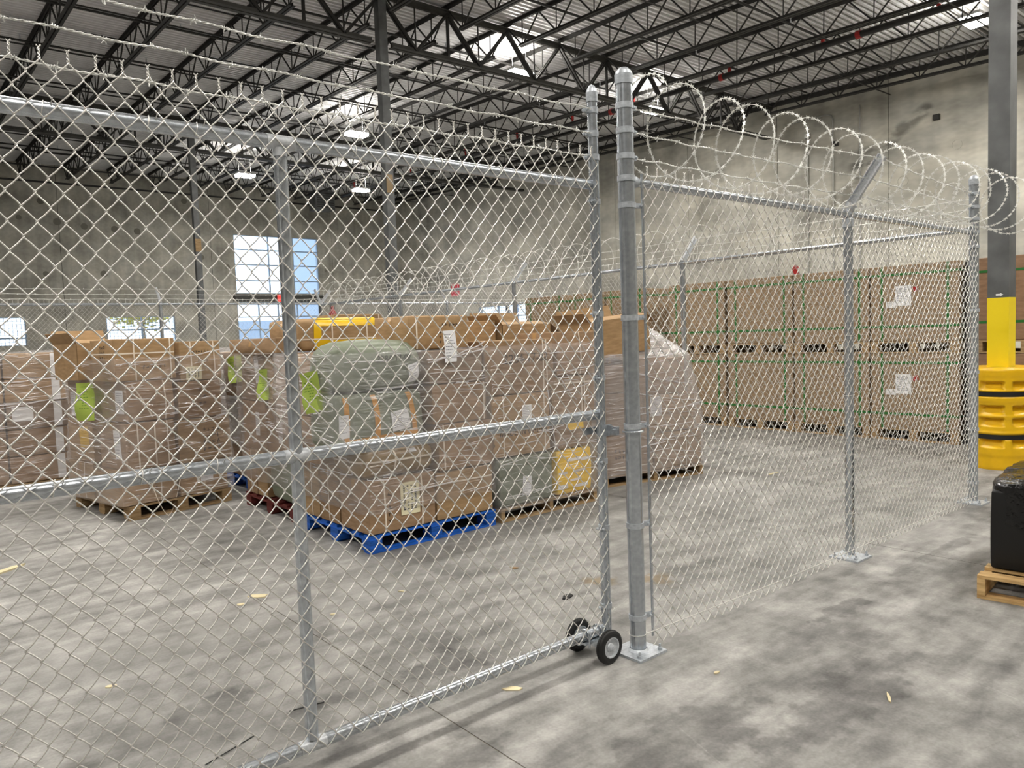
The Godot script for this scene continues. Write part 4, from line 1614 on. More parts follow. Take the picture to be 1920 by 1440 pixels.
func bx(l: Stack, e: Array, label: String, opt := {}) -> Node3D:
	# e = [x0, x1, y0, y1, d0, d1] in the load's frame
	var g: float = 0.006 + 1.6 * opt.get("bulge", 0.006)
	var size := Vector3(e[1] - e[0] - g, e[3] - e[2] - 0.003 - (0.8 * opt.get("bulge", 0.0) if opt.get("r", 0.0) > 0.05 else 0.0), e[5] - e[4] - g)
	var s: int = opt.get("seed", taken.size() * 7 + int(e[0] * 100) + int(e[2] * 31))
	var r: float = opt.get("r", 0.008)
	var bulge: float = opt.get("bulge", 0.006)
	var called: String = opt.get("name", "carton")
	var c: Vector3 = l.at((e[0] + e[1]) * 0.5, e[2], (e[4] + e[5]) * 0.5)
	var t := thing(called, label, opt.get("category", "box"), c, l.a + opt.get("turn", 0.0), opt.get("group", ""))
	if opt.has("tilt"):
		t.rotation.z = opt.tilt
	var m: Material = opt.get("mat", M.card[abs(s) % M.card.size()])
	var up := Vector3(0, size.y * 0.5 + 0.001, 0)
	part(t, opt.get("body", "body"), soft_mesh(size, r, bulge, s), m, up)
	if opt.get("tape", true):
		var tp := MB.new()
		patch(tp, 2, size, r, bulge, s, 0, 0, size.x * 0.99, 0.05, 0.0, 0.0015)
		patch(tp, 1, size, r, bulge, s, 0, size.y * 0.5 - 0.035, 0.05, 0.07, 0.0, 0.0015)
		part(t, "tape", tp.mesh(), M.tape, up)
	for q in opt.get("straps", []):
		# [axis, offset]: "v" runs round front, top and back at x offset; "h" runs round the sides at y offset; "s" round left, top and right at z offset
		var sp := MB.new()
		var wd: float = opt.get("strap_w", 0.013)
		if q[0] == "v":
			patch(sp, 0, size, r, bulge, s, q[1], 0, wd, size.y, 0, 0.003)
			patch(sp, 2, size, r, bulge, s, q[1], 0, wd, size.z, 0, 0.003)
			patch(sp, 4, size, r, bulge, s, -q[1], 0, wd, size.y, 0, 0.003)
		elif q[0] == "h":
			patch(sp, 0, size, r, bulge, s, 0, q[1], size.x, wd, 0, 0.003)
			patch(sp, 1, size, r, bulge, s, 0, q[1], size.z, wd, 0, 0.003)
			patch(sp, 3, size, r, bulge, s, 0, q[1], size.z, wd, 0, 0.003)
		else:
			patch(sp, 1, size, r, bulge, s, q[1], 0, wd, size.y, 0, 0.003)
			patch(sp, 2, size, r, bulge, s, 0, -q[1], size.x, wd, 0, 0.003)
			patch(sp, 3, size, r, bulge, s, -q[1], 0, wd, size.y, 0, 0.003)
		part(t, "strap", sp.mesh(), opt.get("strap_mat", M.strap), up)
	for q in opt.get("labels", []):
		# [face, cu, cv, w, h, rot, style]
		var lb := MB.new()
		patch(lb, q[0], size, r, bulge, s, q[1], q[2], q[3], q[4], q[5], 0.0045)
		part(t, "paper_label", lb.mesh(), M.labels[q[6]], up)
	for q in opt.get("marks", []):
		# [face, cu, cv, cols, rows, cell]
		var mk := MB.new()
		marks(mk, q[0], size, r, bulge, s, q[1], q[2], q[3], q[4], q[5])
		part(t, "printed_marks", mk.mesh(), M.print, up)
	for q in opt.get("bands", []):
		# [face, cu, cv, w, h, rot, material]
		var bd := MB.new()
		patch(bd, q[0], size, r, bulge, s, q[1], q[2], q[3], q[4], q[5], 0.002)
		part(t, q[7] if q.size() > 7 else "tape", bd.mesh(), q[6], up)
	for q in opt.get("text", []):
		# [text, height, x, y on the front face]
		lettering(t, "lettering", q[0], q[1], up + Vector3(q[2], q[3], size.z * 0.5 + bulge + 0.002), 0.0, M.ink, q[4] if q.size() > 4 else 0.0)
	return t


func pallet(l: Stack, w: float, d: float, m: Material, label: String, group := "", blocks := true, h := 0.135) -> Node3D:
	# deck boards along x on three bearers, bottom boards under
	var t := thing("pallet", label, "pallet", l.o, l.a, group)
	var bt := 0.017
	var n := 7
	var bd := MB.new()
	bd.box(Vector3.ZERO, Vector3(w, bt, 0.095))
	var bm := bd.mesh()
	for k in n:
		part(t, "deck_board", bm, m, Vector3(w / 2, h - bt / 2, -(0.05 + (d - 0.1) * k / (n - 1))))
	for k in 3:
		var x: float = [0.05, w / 2, w - 0.05][k]
		if blocks:
			for q in 3:
				var bl := MB.new()
				bl.box(Vector3.ZERO, Vector3(0.1, h - 2 * bt - 0.02, 0.13))
				part(t, "block", bl.mesh(), m, Vector3(x, h * 0.5 - 0.01, -[0.066, d / 2, d - 0.066][q]))
			var st := MB.new()
			st.box(Vector3(x, h - bt * 1.5 - 0.001, -d / 2), Vector3(0.1, bt, d))
			part(t, "stringer_board", st.mesh(), m)
		else:
			var st := MB.new()
			st.box(Vector3(x if k == 1 else (0.02 if k == 0 else w - 0.02), h * 0.5, -d / 2), Vector3(0.04, h - 2 * bt - 0.002, d))
			part(t, "stringer", st.mesh(), m)
	for k in 3:
		part(t, "bottom_board", bm, m, Vector3(w / 2, bt / 2 + 0.001, -[0.05, d / 2, d - 0.05][k]))
	return t


func film_wrap(l: Stack, keys: Array, label: String, s: int, opt := {}) -> Node3D:
	# stretch film round a load: keys [y, x0, x1, d0, d1] from foot to top
	var t := thing("stretch_wrap", label, "plastic wrap", l.o, l.a)
	var rows := 90
	var cols := 72
	var nz := FastNoiseLite.new()
	nz.seed = s
	nz.frequency = 1.0
	nz.fractal_octaves = 3
	for turn in 2:
		nz.seed = s + turn * 50
		var b := MB.new()
		var p := []
		var uv := []
		var rr := 0.06
		for a in rows:
			var y := lerpf(keys[0][0], keys[-1][0], float(a) / (rows - 1))
			var k := 0
			while k < keys.size() - 2 and y > keys[k + 1][0]:
				k += 1
			var f := clampf((y - keys[k][0]) / (keys[k + 1][0] - keys[k][0]), 0, 1)
			var x0 := lerpf(keys[k][1], keys[k + 1][1], f) - 0.012
			var x1 := lerpf(keys[k][2], keys[k + 1][2], f) + 0.012
			var d0 := lerpf(keys[k][3], keys[k + 1][3], f) - 0.012
			var d1 := lerpf(keys[k][4], keys[k + 1][4], f) + 0.012
			var w := x1 - x0
			var d := d1 - d0
			var per := 2.0 * (w + d)
			for c in cols:
				var q := per * c / cols
				var pt := Vector2.ZERO
				var no := Vector2.ZERO
				if q < w:
					pt = Vector2(x0 + q, d0); no = Vector2(0, -1)
				elif q < w + d:
					pt = Vector2(x1, d0 + q - w); no = Vector2(1, 0)
				elif q < 2 * w + d:
					pt = Vector2(x1 - (q - w - d), d1); no = Vector2(0, 1)
				else:
					pt = Vector2(x0, d1 - (q - 2 * w - d)); no = Vector2(-1, 0)
				# rounded corners
				var ctr := Vector2(clampf(pt.x, x0 + rr, x1 - rr), clampf(pt.y, d0 + rr, d1 - rr))
				var off := pt - ctr
				if off.length() > 0.0001:
					pt = ctr + off.normalized() * rr
					no = off.normalized()
				var wr := 0.02 * nz.get_noise_3d(pt.x * 2.4, y * 17.0 + 2.0 * nz.get_noise_2d(pt.x * 1.5, pt.y * 1.5), pt.y * 2.4) + 0.012 * nz.get_noise_3d(pt.x * 2.0 + 50.0, y * 5.0, pt.y * 2.0)
				pt += no * (wr + 0.006 + 0.007 * turn)
				p.append(Vector3(pt.x, y + 0.02 * nz.get_noise_2d(pt.x * 2.0 + pt.y * 2.0, float(s)), -pt.y))
				uv.append(Vector2(q * 0.7, y * 1.4 + s * 0.13 + turn * 0.37))
		b.grid(p, rows, cols, uv, true)
		part(t, "film_turn", b.mesh(), M.milky if opt.get("milky", false) else M.wrap)
	# pale tubes for the highlight streaks on the film, whitened in their colour
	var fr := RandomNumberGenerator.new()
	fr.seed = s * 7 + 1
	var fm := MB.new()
	for k in opt.get("glint_folds", 130):
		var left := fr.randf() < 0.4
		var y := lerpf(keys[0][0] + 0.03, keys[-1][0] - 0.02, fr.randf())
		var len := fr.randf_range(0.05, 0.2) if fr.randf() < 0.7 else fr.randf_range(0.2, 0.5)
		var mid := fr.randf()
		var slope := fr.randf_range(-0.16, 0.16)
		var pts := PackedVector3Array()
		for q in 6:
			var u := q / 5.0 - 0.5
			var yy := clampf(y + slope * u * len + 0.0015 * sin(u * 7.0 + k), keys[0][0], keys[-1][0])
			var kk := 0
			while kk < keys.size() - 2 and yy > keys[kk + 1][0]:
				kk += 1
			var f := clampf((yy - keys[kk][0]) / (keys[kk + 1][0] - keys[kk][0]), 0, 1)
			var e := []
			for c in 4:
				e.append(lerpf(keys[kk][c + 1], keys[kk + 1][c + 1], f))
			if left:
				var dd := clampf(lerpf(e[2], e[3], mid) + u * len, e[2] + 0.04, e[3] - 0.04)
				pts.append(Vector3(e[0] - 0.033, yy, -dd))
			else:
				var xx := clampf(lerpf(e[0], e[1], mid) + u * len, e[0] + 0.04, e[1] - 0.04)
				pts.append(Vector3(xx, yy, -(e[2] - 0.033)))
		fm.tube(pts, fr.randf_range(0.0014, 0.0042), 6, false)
	var fo := part(t, "film_glints", fm.mesh(), M.fold_glint)
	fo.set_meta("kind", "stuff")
	# bunched ropes of film
	for q in opt.get("ropes", []):
		# [x0, y0, x1, y1, d] on the front, or with a sixth value on the left side
		var rp := MB.new()
		var pts := PackedVector3Array()
		for k in 9:
			var u := k / 8.0
			var x := lerpf(q[0], q[2], u)
			var y := lerpf(q[1], q[3], u) - 0.02 * sin(PI * u) + 0.006 * sin(u * 17.0 + s)
			pts.append(Vector3(q[4], y, -x) if q.size() > 5 else Vector3(x, y, -q[4]))
		rp.tube(pts, 0.006, 5)
		part(t, "film_rope", rp.mesh(), M.film)
	for q in opt.get("tags", []):
		# lime slips [x, y, d, w, h, turn]
		var tg := MB.new()
		var gp := []
		var gu := []
		for a in 7:
			for c in 4:
				var u := c / 3.0 - 0.5
				var v := a / 6.0 - 0.5
				gp.append(Vector3(u * q[3] + 0.012 * sin(v * 5.0 + q[0]), v * q[4], 0.014 * sin(v * 6.0 + u * 3.0 + q[1] * 9.0)))
				gu.append(Vector2(c / 3.0, 1.0 - a / 6.0))
		tg.grid(gp, 7, 4, gu)
		var o := part(t, "paper_slip", tg.mesh(), M.lime_label, Vector3(q[0], q[1], -q[2]), "lime green paper slip")
		o.rotation = Vector3(0, q[5], q[6] if q.size() > 6 else 0.0)
	return t


# ------------------------------------------------------------------ loads in the cage
func build_cage_loads() -> void:
	# --- P3: blue pallet in front
	var l := stack_at(2.72, -4.97, 0.0)
	pallet(l, 1.19, 1.16, M.blue_wood, "bright blue block pallet under the green wrapped bundles")
	bx(l, [0.0, 0.6, 0.14, 0.545, 0.0, 0.47], "brown carton with a cream label on the blue pallet's front corner", {"straps": [["v", -0.16], ["v", 0.17]], "labels": [[0, 0.06, 0.03, 0.17, 0.25, 0.0, 1]], "marks": [[0, -0.12, -0.02, 1, 5, 0.04]], "mat": M.card[0]})
	bx(l, [0.605, 1.18, 0.14, 0.52, 0.0, 0.55], "brown carton with one level strap on the blue pallet's right front", {"straps": [["h", 0.1]], "mat": M.card[2]})
	bx(l, [0.0, 0.56, 0.14, 0.62, 0.48, 0.82], "brown carton second from the front along the blue pallet's left side", {"straps": [["s", 0.0]], "mat": M.card[1]})
	bx(l, [0.0, 0.56, 0.14, 0.6, 0.83, 1.15], "brown carton at the rear left of the blue pallet", {"straps": [["s", 0.03]], "mat": M.card[2]})
	bx(l, [0.6, 1.18, 0.14, 0.58, 0.56, 1.14], "brown carton hidden at the rear right of the blue pallet", {"mat": M.card[1]})
	bx(l, [-0.1, 0.5, 0.625, 1.0, 0.55, 1.12], "brown carton jutting out over the blue pallet's left side", {"straps": [["h", 0.05]], "mat": M.card[0]})
	bx(l, [-0.03, 0.63, 0.55, 0.79, 0.0, 0.54], "flat tan bundle tied with crossed white straps under the green bundles", {"name": "bundle", "category": "bundle", "mat": M.brown_sack, "r": 0.07, "bulge": 0.02, "tape": false, "body": "sack", "straps": [["v", -0.06], ["v", 0.16], ["h", 0.02]], "labels": [[0, 0.1, 0.085, 0.06, 0.04, 0, 2]]})
	bx(l, [-0.22, 0.56, 0.795, 1.2, 0.02, 0.5], "lower grey green wrapped bundle with orange tape and two white papers", {"name": "bundle", "category": "bundle", "mat": M.green_sack, "r": 0.05, "bulge": 0.02, "tape": false, "body": "sack", "bands": [[0, -0.06, 0.02, 0.045, 0.36, 0.04, M.orange_tape], [0, 0.26, 0.02, 0.045, 0.36, 0.1, M.orange_tape], [0, 0.0, -0.14, 0.6, 0.045, 0.05, M.orange_tape], [0, -0.3, 0.02, 0.04, 0.34, 0.0, M.orange_tape]], "labels": [[0, 0.14, -0.02, 0.16, 0.15, 0.12, 5], [0, -0.33, -0.03, 0.09, 0.17, 0.05, 4]]})
	bx(l, [-0.22, 0.57, 1.205, 1.6, 0.0, 0.53], "upper grey green wrapped bundle with a white paper label", {"name": "bundle", "category": "bundle", "mat": M.green_sack, "r": 0.11, "bulge": 0.035, "tape": false, "body": "sack", "labels": [[0, 0.27, -0.06, 0.12, 0.15, 0.22, 6]], "text": [["2284-17-02", 0.06, 0.1, 0.06, 0.02]]})
	bx(l, [-0.1, 0.5, 1.005, 1.5, 0.56, 1.12], "film wrapped carton behind the upper grey green bundle", {"mat": M.card[0]})
	bx(l, [0.64, 1.2, 0.53, 0.9, 0.0, 0.6], "brown carton halfway up the blue pallet's right stack", {"straps": [["v", -0.22]], "mat": M.card[0]})
	bx(l, [0.6, 1.15, 0.905, 1.22, 0.0, 0.6], "film wrapped carton third up in the blue pallet's right stack", {"mat": M.card[0], "straps": [["v", 0.24]]})
	bx(l, [0.58, 1.12, 1.225, 1.49, 0.0, 0.6], "film wrapped carton fourth up in the blue pallet's right stack", {"mat": M.card[3]})
	bx(l, [0.47, 1.08, 1.495, 1.77, 0.1, 0.66], "stamped brown carton on top of the blue pallet's right stack", {"mat": M.card[4], "r": 0.025, "straps": [["v", -0.22]], "marks": [[0, 0.1, 0.06, 5, 1, 0.035], [0, 0.0, -0.02, 1, 4, 0.03]], "bulge": 0.014})
	var pap := thing("paper_sheet", "white printed sheet stuck on the film of the blue pallet's right stack", "paper", Vector3(3.5, 1.52, -4.945), 0.0)
	var pm := MB.new()
	pm.grid([Vector3(-0.06, -0.13, 0.004), Vector3(0.055, -0.125, 0.0), Vector3(-0.065, 0.0, 0.012), Vector3(0.055, 0.0, 0.01), Vector3(-0.07, 0.12, 0.0), Vector3(0.045, 0.125, 0.002)], 3, 2, [Vector2(0, 1), Vector2(1, 1), Vector2(0, 0.5), Vector2(1, 0.5), Vector2(0, 0), Vector2(1, 0)])
	part(pap, "sheet", pm.mesh(), M.labels[7])
	film_wrap(l, [[0.3, 0.0, 1.2, 0.0, 1.15], [0.78, -0.1, 1.2, 0.0, 1.15], [0.85, -0.2, 1.2, -0.005, 1.15], [1.2, -0.2, 1.17, -0.005, 1.13], [1.5, -0.19, 1.14, 0.01, 1.13]], "clear stretch film round the green bundles and cartons on the blue pallet", 3, {"ropes": [[0.55, 1.42, 1.15, 1.5, -0.03], [0.56, 1.4, 1.12, 1.54, -0.028]], "tags": [[-0.26, 1.22, 0.3, 0.15, 0.3, -0.9, 0.2]]})
	# --- P4: wood pallet to its right
	l = stack_at(3.97, -4.97, 0.0)
	pallet(l, 1.16, 1.16, M.wood, "weathered wooden pallet under the yellow striped sack", "", false, 0.115)
	bx(l, [0.0, 0.64, 0.12, 0.54, 0.0, 0.6], "grey green fabric wrapped carton low beside the yellow striped sack", {"name": "bundle", "category": "bundle", "body": "sack", "mat": M.green_sack, "tape": false, "r": 0.03, "bulge": 0.014, "labels": [[0, -0.02, -0.05, 0.1, 0.17, -0.14, 3]]})
	bx(l, [0.66, 1.13, 0.12, 0.53, 0.0, 0.6], "yellow sack with silver stripes on the wooden pallet", {"name": "sack", "category": "sack", "body": "sack", "mat": M.yellow_sack, "tape": false, "r": 0.03, "bulge": 0.012, "bands": [[0, -0.02, 0.11, 0.16, 0.03, 0.02, M.white, "stripe"], [0, 0.12, 0.1, 0.12, 0.03, 0.02, M.white, "stripe"], [0, 0.04, 0.0, 0.15, 0.022, 0.02, M.white, "stripe"], [0, -0.16, -0.005, 0.1, 0.024, 0.02, M.white, "stripe"], [0, 0.0, -0.08, 0.14, 0.02, 0.02, M.white, "stripe"], [0, -0.16, -0.13, 0.12, 0.04, 0.02, M.white, "stripe"], [0, 0.08, -0.14, 0.16, 0.03, 0.02, M.white, "stripe"]]})
	bx(l, [-0.06, 0.62, 0.55, 1.08, 0.02, 0.62], "tan carton stamped made in China with a square white label", {"mat": M.card[4], "straps": [["v", -0.2], ["v", 0.27]], "labels": [[0, 0.06, 0.1, 0.11, 0.13, -0.02, 0]], "text": [["MADE IN CHINA", 0.075, 0.02, -0.06], ["C/NO.", 0.06, -0.08, 0.01]]})
	bx(l, [-0.12, 0.68, 1.085, 1.545, 0.0, 0.66], "large brown carton with a handwritten number on its front", {"mat": M.card[1], "straps": [["v", 0.26], ["v", 0.3]], "text": [["2284-17-02", 0.1, 0.06, 0.07, 0.02]], "bulge": 0.012})
	bx(l, [0.66, 1.16, 0.54, 0.82, 0.02, 0.6], "dark film wrapped carton above the yellow striped sack", {"mat": M.card[3], "bands": [[0, 0.02, 0.07, 0.2, 0.09, 0.03, M.yellow_tape]]})
	bx(l, [0.64, 1.2, 0.825, 1.2, 0.02, 0.6], "brown carton halfway up beside the made in China carton", {"mat": M.card[1], "straps": [["v", 0.1], ["v", 0.14], ["h", 0.12]]})
	bx(l, [0.7, 1.25, 1.205, 1.6, 0.0, 0.62], "brown carton with white straps beside the handwritten number carton", {"mat": M.card[0], "straps": [["v", 0.02]], "bulge": 0.012})
	bx(l, [-0.1, 0.6, 0.12, 1.2, 0.66, 1.14], "tall brown carton standing behind the made in China carton", {"mat": M.card[1]})
	bx(l, [0.62, 1.2, 0.12, 1.2, 0.66, 1.14], "tall brown carton standing behind the yellow striped sack", {"mat": M.card[3]})
	bx(l, [0.02, 0.6, 1.21, 1.73, 0.7, 1.14], "brown carton peeping over the handwritten number carton", {"mat": M.card[4], "bulge": 0.012})
	open_carton(l, [0.62, 1.26, 1.21, 1.69, 0.66, 1.14], "open topped tan carton at the rear of the wooden pallet", M.card[2])
	film_wrap(l, [[0.1, -0.01, 1.17, -0.01, 1.15], [0.6, -0.06, 1.17, -0.01, 1.15], [1.1, -0.12, 1.25, -0.01, 1.15], [1.5, -0.12, 1.26, -0.01, 1.15]], "clear stretch film round the cartons on the weathered pallet", 5, {"ropes": [[0.6, 1.26, 1.24, 1.3, -0.03], [0.62, 1.06, 1.2, 1.16, -0.03], [0.7, 1.2, 0.9, 0.98, -0.03], [0.55, 1.1, 0.62, 0.6, -0.03]]})
	# --- P2: red pallet behind the blue one
	l = stack_at(2.74, -6.32, 0.0)
	pallet(l, 1.16, 1.16, M.red_wood, "dark red pallet behind the blue pallet", "", true)
	bx(l, [0.0, 0.7, 0.14, 0.56, 0.0, 0.6], "crumpled green sack low on the red pallet", {"name": "sack", "category": "sack", "body": "sack", "mat": M.green_sack, "tape": false, "r": 0.06, "bulge": 0.03})
	bx(l, [0.0, 0.55, 0.14, 0.58, 0.61, 0.86], "narrow upright carton behind the crumpled green sack", {"mat": M.card[2]})
	bx(l, [0.0, 0.55, 0.14, 0.58, 0.87, 1.14], "narrow strapped carton at the rear of the red pallet", {"mat": M.card[0], "straps": [["s", 0.02]]})
	bx(l, [0.72, 1.15, 0.14, 1.1, 0.0, 1.1], "tall carton at the right of the red pallet", {"mat": M.card[1]})
	bx(l, [0.0, 0.7, 0.585, 1.0, 0.0, 0.55], "brown carton with a white slip above the crumpled green sack", {"mat": M.card[1], "labels": [[1, 0.05, 0.0, 0.09, 0.2, 0.0, 4]]})
	bx(l, [0.0, 0.7, 0.585, 1.05, 0.56, 1.14], "brown carton halfway up the red pallet's rear", {"mat": M.card[0], "labels": [[1, 0.1, 0.02, 0.09, 0.22, 0.0, 2]]})
	bx(l, [-0.03, 0.6, 1.005, 1.5, 0.0, 0.5], "upright carton with rounded shoulders on the red pallet", {"mat": M.card[2], "bulge": 0.02, "r": 0.03})
	bx(l, [0.0, 0.7, 1.055, 1.49, 0.52, 1.12], "brown carton behind the carton with rounded shoulders", {"mat": M.card[3], "labels": [[1, 0.12, 0.08, 0.1, 0.26, 0.12, 6]]})
	bx(l, [-0.1, 0.12, 1.505, 1.64, 0.0, 1.14], "long flat carton on top of the red pallet's left side", {"mat": M.card[1], "bulge": 0.014})
	bx(l, [0.13, 0.98, 1.505, 1.8, 0.03, 0.75], "carton bound with wide yellow tape and white straps on the red pallet", {"mat": M.card[2], "r": 0.05, "bulge": 0.015, "straps": [["v", -0.1], ["v", 0.26], ["h", -0.04]], "bands": [[0, 0.05, 0.11, 0.62, 0.07, 0.0, M.yellow_tape], [0, 0.05, -0.1, 0.62, 0.1, 0.0, M.yellow_tape], [0, -0.24, 0.0, 0.07, 0.28, 0.0, M.yellow_tape], [2, 0.05, -0.3, 0.62, 0.09, 0.0, M.yellow_tape]]})
	bx(l, [0.85, 1.42, 1.505, 1.86, 0.76, 1.16], "brown carton strapped at its end behind the yellow taped carton", {"mat": M.card[2], "straps": [["v", 0.23]]})
	film_wrap(l, [[0.3, -0.01, 1.17, -0.01, 1.15], [1.0, -0.02, 1.17, -0.01, 1.15], [1.5, -0.03, 1.17, -0.01, 1.15]], "clear stretch film round the load on the red pallet", 7, {"tags": [[-0.06, 1.22, 0.42, 0.14, 0.28, -1.25, 0.03]]})
	# --- P6: behind it, half hidden
	l = stack_at(3.02, -8.1, 0.0)
	pallet(l, 1.1, 1.1, M.blue_wood, "blue pallet standing in shade behind the red pallet")
	bx(l, [0.0, 1.08, 0.14, 0.6, 0.0, 1.08], "dark brown carton low on the shaded blue pallet", {"mat": M.card[3], "tape": false})
	bx(l, [0.0, 1.08, 0.605, 1.05, 0.0, 1.08], "dark brown carton halfway up on the shaded blue pallet", {"mat": M.card[3]})
	bx(l, [-0.14, 0.5, 1.055, 1.52, 0.0, 0.6], "film wrapped carton leaning out at the top of the shaded blue pallet", {"mat": M.card[3], "tilt": 0.03})
	bx(l, [0.52, 1.08, 1.055, 1.45, 0.0, 1.0], "brown carton on the right top of the shaded blue pallet", {"mat": M.card[1]})
	film_wrap(l, [[0.5, 0.0, 1.1, -0.01, 1.1], [1.0, -0.02, 1.1, -0.01, 1.1], [1.15, -0.16, 1.1, -0.01, 1.1], [1.56, -0.18, 1.1, -0.01, 1.1]], "crumpled stretch film round the shaded blue pallet's load", 9, {"tags": [[-0.1, 1.33, -0.05, 0.16, 0.28, -0.4, 0.12]]})
	# --- P1: strapped cartons at the left
	l = stack_at(1.705, -7.6, 11.0)
	pallet(l, 1.02, 1.2, M.wood, "wooden pallet under the strapped cartons at the cage's left")
	var n1 := "strapped cartons on the left pallet"
	bx(l, [-0.06, 0.47, 0.14, 0.46, 0.0, 0.58], "long strapped carton at the front foot of the left pallet", {"mat": M.card[4], "straps": [["v", 0.1]], "marks": [[0, 0.02, 0.0, 3, 2, 0.035]]})
	bx(l, [0.49, 1.0, 0.14, 0.45, 0.0, 0.58], "carton with a white label at the right foot of the left pallet", {"mat": M.card[4], "labels": [[0, 0.02, 0.02, 0.13, 0.12, 0.02, 3]], "straps": [["h", -0.12]]})
	bx(l, [-0.06, 0.46, 0.14, 0.5, 0.6, 1.18], "strapped carton at the rear foot of the left pallet", {"mat": M.card[2], "straps": [["s", 0.1], ["s", -0.08]]})
	bx(l, [0.49, 1.0, 0.14, 0.5, 0.6, 1.18], "carton hidden at the rear right foot of the left pallet", {"mat": M.card[1]})
	bx(l, [0.0, 0.48, 0.465, 0.9, 0.0, 0.56], "carton with a tall white slip second up at the front of the left pallet", {"mat": M.card[0], "straps": [["v", -0.12], ["v", 0.04], ["v", 0.16]], "labels": [[1, 0.12, 0.02, 0.13, 0.27, 0.05, 0]]})
	bx(l, [0.5, 1.06, 0.455, 0.88, 0.0, 0.56], "wide carton stamped with block characters on the left pallet", {"mat": M.card[2], "marks": [[0, 0.06, 0.0, 4, 4, 0.05]], "straps": [["h", -0.18]]})
	bx(l, [-0.04, 0.46, 0.505, 0.92, 0.6, 1.18], "yellow taped carton second up at the rear of the left pallet", {"mat": M.card[4], "straps": [["h", -0.05]], "bands": [[1, 0.1, 0.03, 0.2, 0.2, 0.1, M.yellow_tape]]})
	bx(l, [0.5, 1.0, 0.505, 0.92, 0.6, 1.18], "carton hidden second up at the rear right of the left pallet", {"mat": M.card[1]})
	bx(l, [0.03, 0.5, 0.91, 1.285, 0.0, 0.56], "sagging carton with a slanted strap third up at the front of the left pallet", {"mat": M.card[0], "straps": [["v", 0.13]], "labels": [[1, 0.14, 0.0, 0.15, 0.22, 0.0, 5]], "bulge": 0.014, "bands": [[0, -0.08, 0.0, 0.014, 0.36, 0.5, M.strap, "strap"]]})
	bx(l, [0.52, 0.98, 0.885, 1.25, 0.0, 0.56], "stamped carton third up on the right of the left pallet", {"mat": M.card[1], "marks": [[0, 0.02, 0.03, 2, 3, 0.05]]})
	bx(l, [-0.02, 0.48, 0.925, 1.3, 0.6, 1.18], "carton with a white slip third up at the rear of the left pallet", {"mat": M.card[0], "labels": [[1, -0.14, -0.05, 0.13, 0.24, 0.05, 2]]})
	bx(l, [0.5, 1.0, 0.925, 1.3, 0.6, 1.18], "carton hidden third up at the rear right of the left pallet", {"mat": M.card[3]})
	bx(l, [-0.06, 0.54, 1.29, 1.68, 0.0, 0.5], "wide carton bound with crossed white straps on top of the left pallet", {"mat": M.card[4], "straps": [["v", -0.1], ["v", 0.24], ["h", 0.06]], "marks": [[0, 0.08, -0.07, 6, 1, 0.04], [1, 0.05, 0.05, 3, 4, 0.04]], "bulge": 0.014})
	bx(l, [0.56, 1.0, 1.255, 1.64, 0.0, 0.54], "stamped and double strapped carton at the top right of the left pallet", {"mat": M.card[2], "straps": [["v", -0.1], ["v", 0.14]], "labels": [[0, -0.08, -0.12, 0.16, 0.13, 0.0, 1]], "marks": [[0, 0.0, 0.09, 6, 1, 0.03], [0, 0.02, 0.0, 4, 1, 0.03]]})
	open_carton(l, [-0.12, 0.4, 1.305, 1.66, 0.62, 1.18], "gaping carton with lifted flaps at the rear top of the left pallet", M.card[4])
	bx(l, [0.46, 1.0, 1.305, 1.62, 0.62, 1.16], "carton at the rear right top of the left pallet", {"mat": M.card[2], "bands": [[2, 0.1, 0.0, 0.12, 0.3, 0.0, M.yellow_tape]]})
	film_wrap(l, [[0.15, -0.06, 1.04, -0.01, 1.18], [0.35, -0.05, 1.06, -0.01, 1.18], [0.7, -0.04, 1.06, -0.01, 1.18], [1.0, 0.0, 1.02, -0.01, 1.18], [1.5, -0.06, 1.0, -0.01, 1.18]], "clear stretch film round the strapped cartons at the cage's left", 11, {"ropes": [[-0.02, 0.95, 0.12, 0.9, -0.04], [-0.05, 1.45, 1.0, 1.55, -0.03], [0.45, 0.86, 1.05, 0.9, -0.03], [0.05, 0.98, 0.6, 0.88, -0.06, 1]], "tags": [[-0.09, 1.1, 0.58, 0.19, 0.36, -1.0, 0.02]]})
	loose_strap(Vector3(1.9, 0, -7.58))
	# --- P0: uniform cartons at the far left
	for q in 2:
		var x0: float = [0.42, -0.92][q]
		l = stack_at(x0, -9.95, 0.0)
		pallet(l, 1.28, 1.1, M.wood, ["wooden pallet under the evenly stacked cartons beside the strapped ones", "wooden pallet under the evenly stacked cartons farther along"][q], "pallets of evenly stacked cartons")
		for row in 5:
			for col in 2:
				for dp in 2:
					var y0: float = [0.14, 0.44, 0.74, 1.04, 1.3][row]
					var y1: float = [0.435, 0.735, 1.035, 1.295, 1.58][row]
					var op := {"mat": M.card[[0, 1, 3, 4, 2][row]], "group": "evenly stacked cartons", "bulge": 0.004}
					if dp == 0:
						op["bands"] = [[0, 0.18, 0.0, 0.08, y1 - y0 - 0.02, 0.0, M.white, "white_tape"]]
						if row == 2:
							op["bands"].append([0, -0.16, 0.02, 0.2, 0.16, 0.0, M.white, "white_tape"])
					bx(l, [col * 0.64, col * 0.64 + 0.635, y0, y1, dp * 0.55, dp * 0.55 + 0.545], "brown carton, %s row up, %s column, %s layer, %s" % [ORD[row], ORD[col], ["front", "rear"][dp], ["beside the strapped cartons", "on the farther pallet"][q]], op)
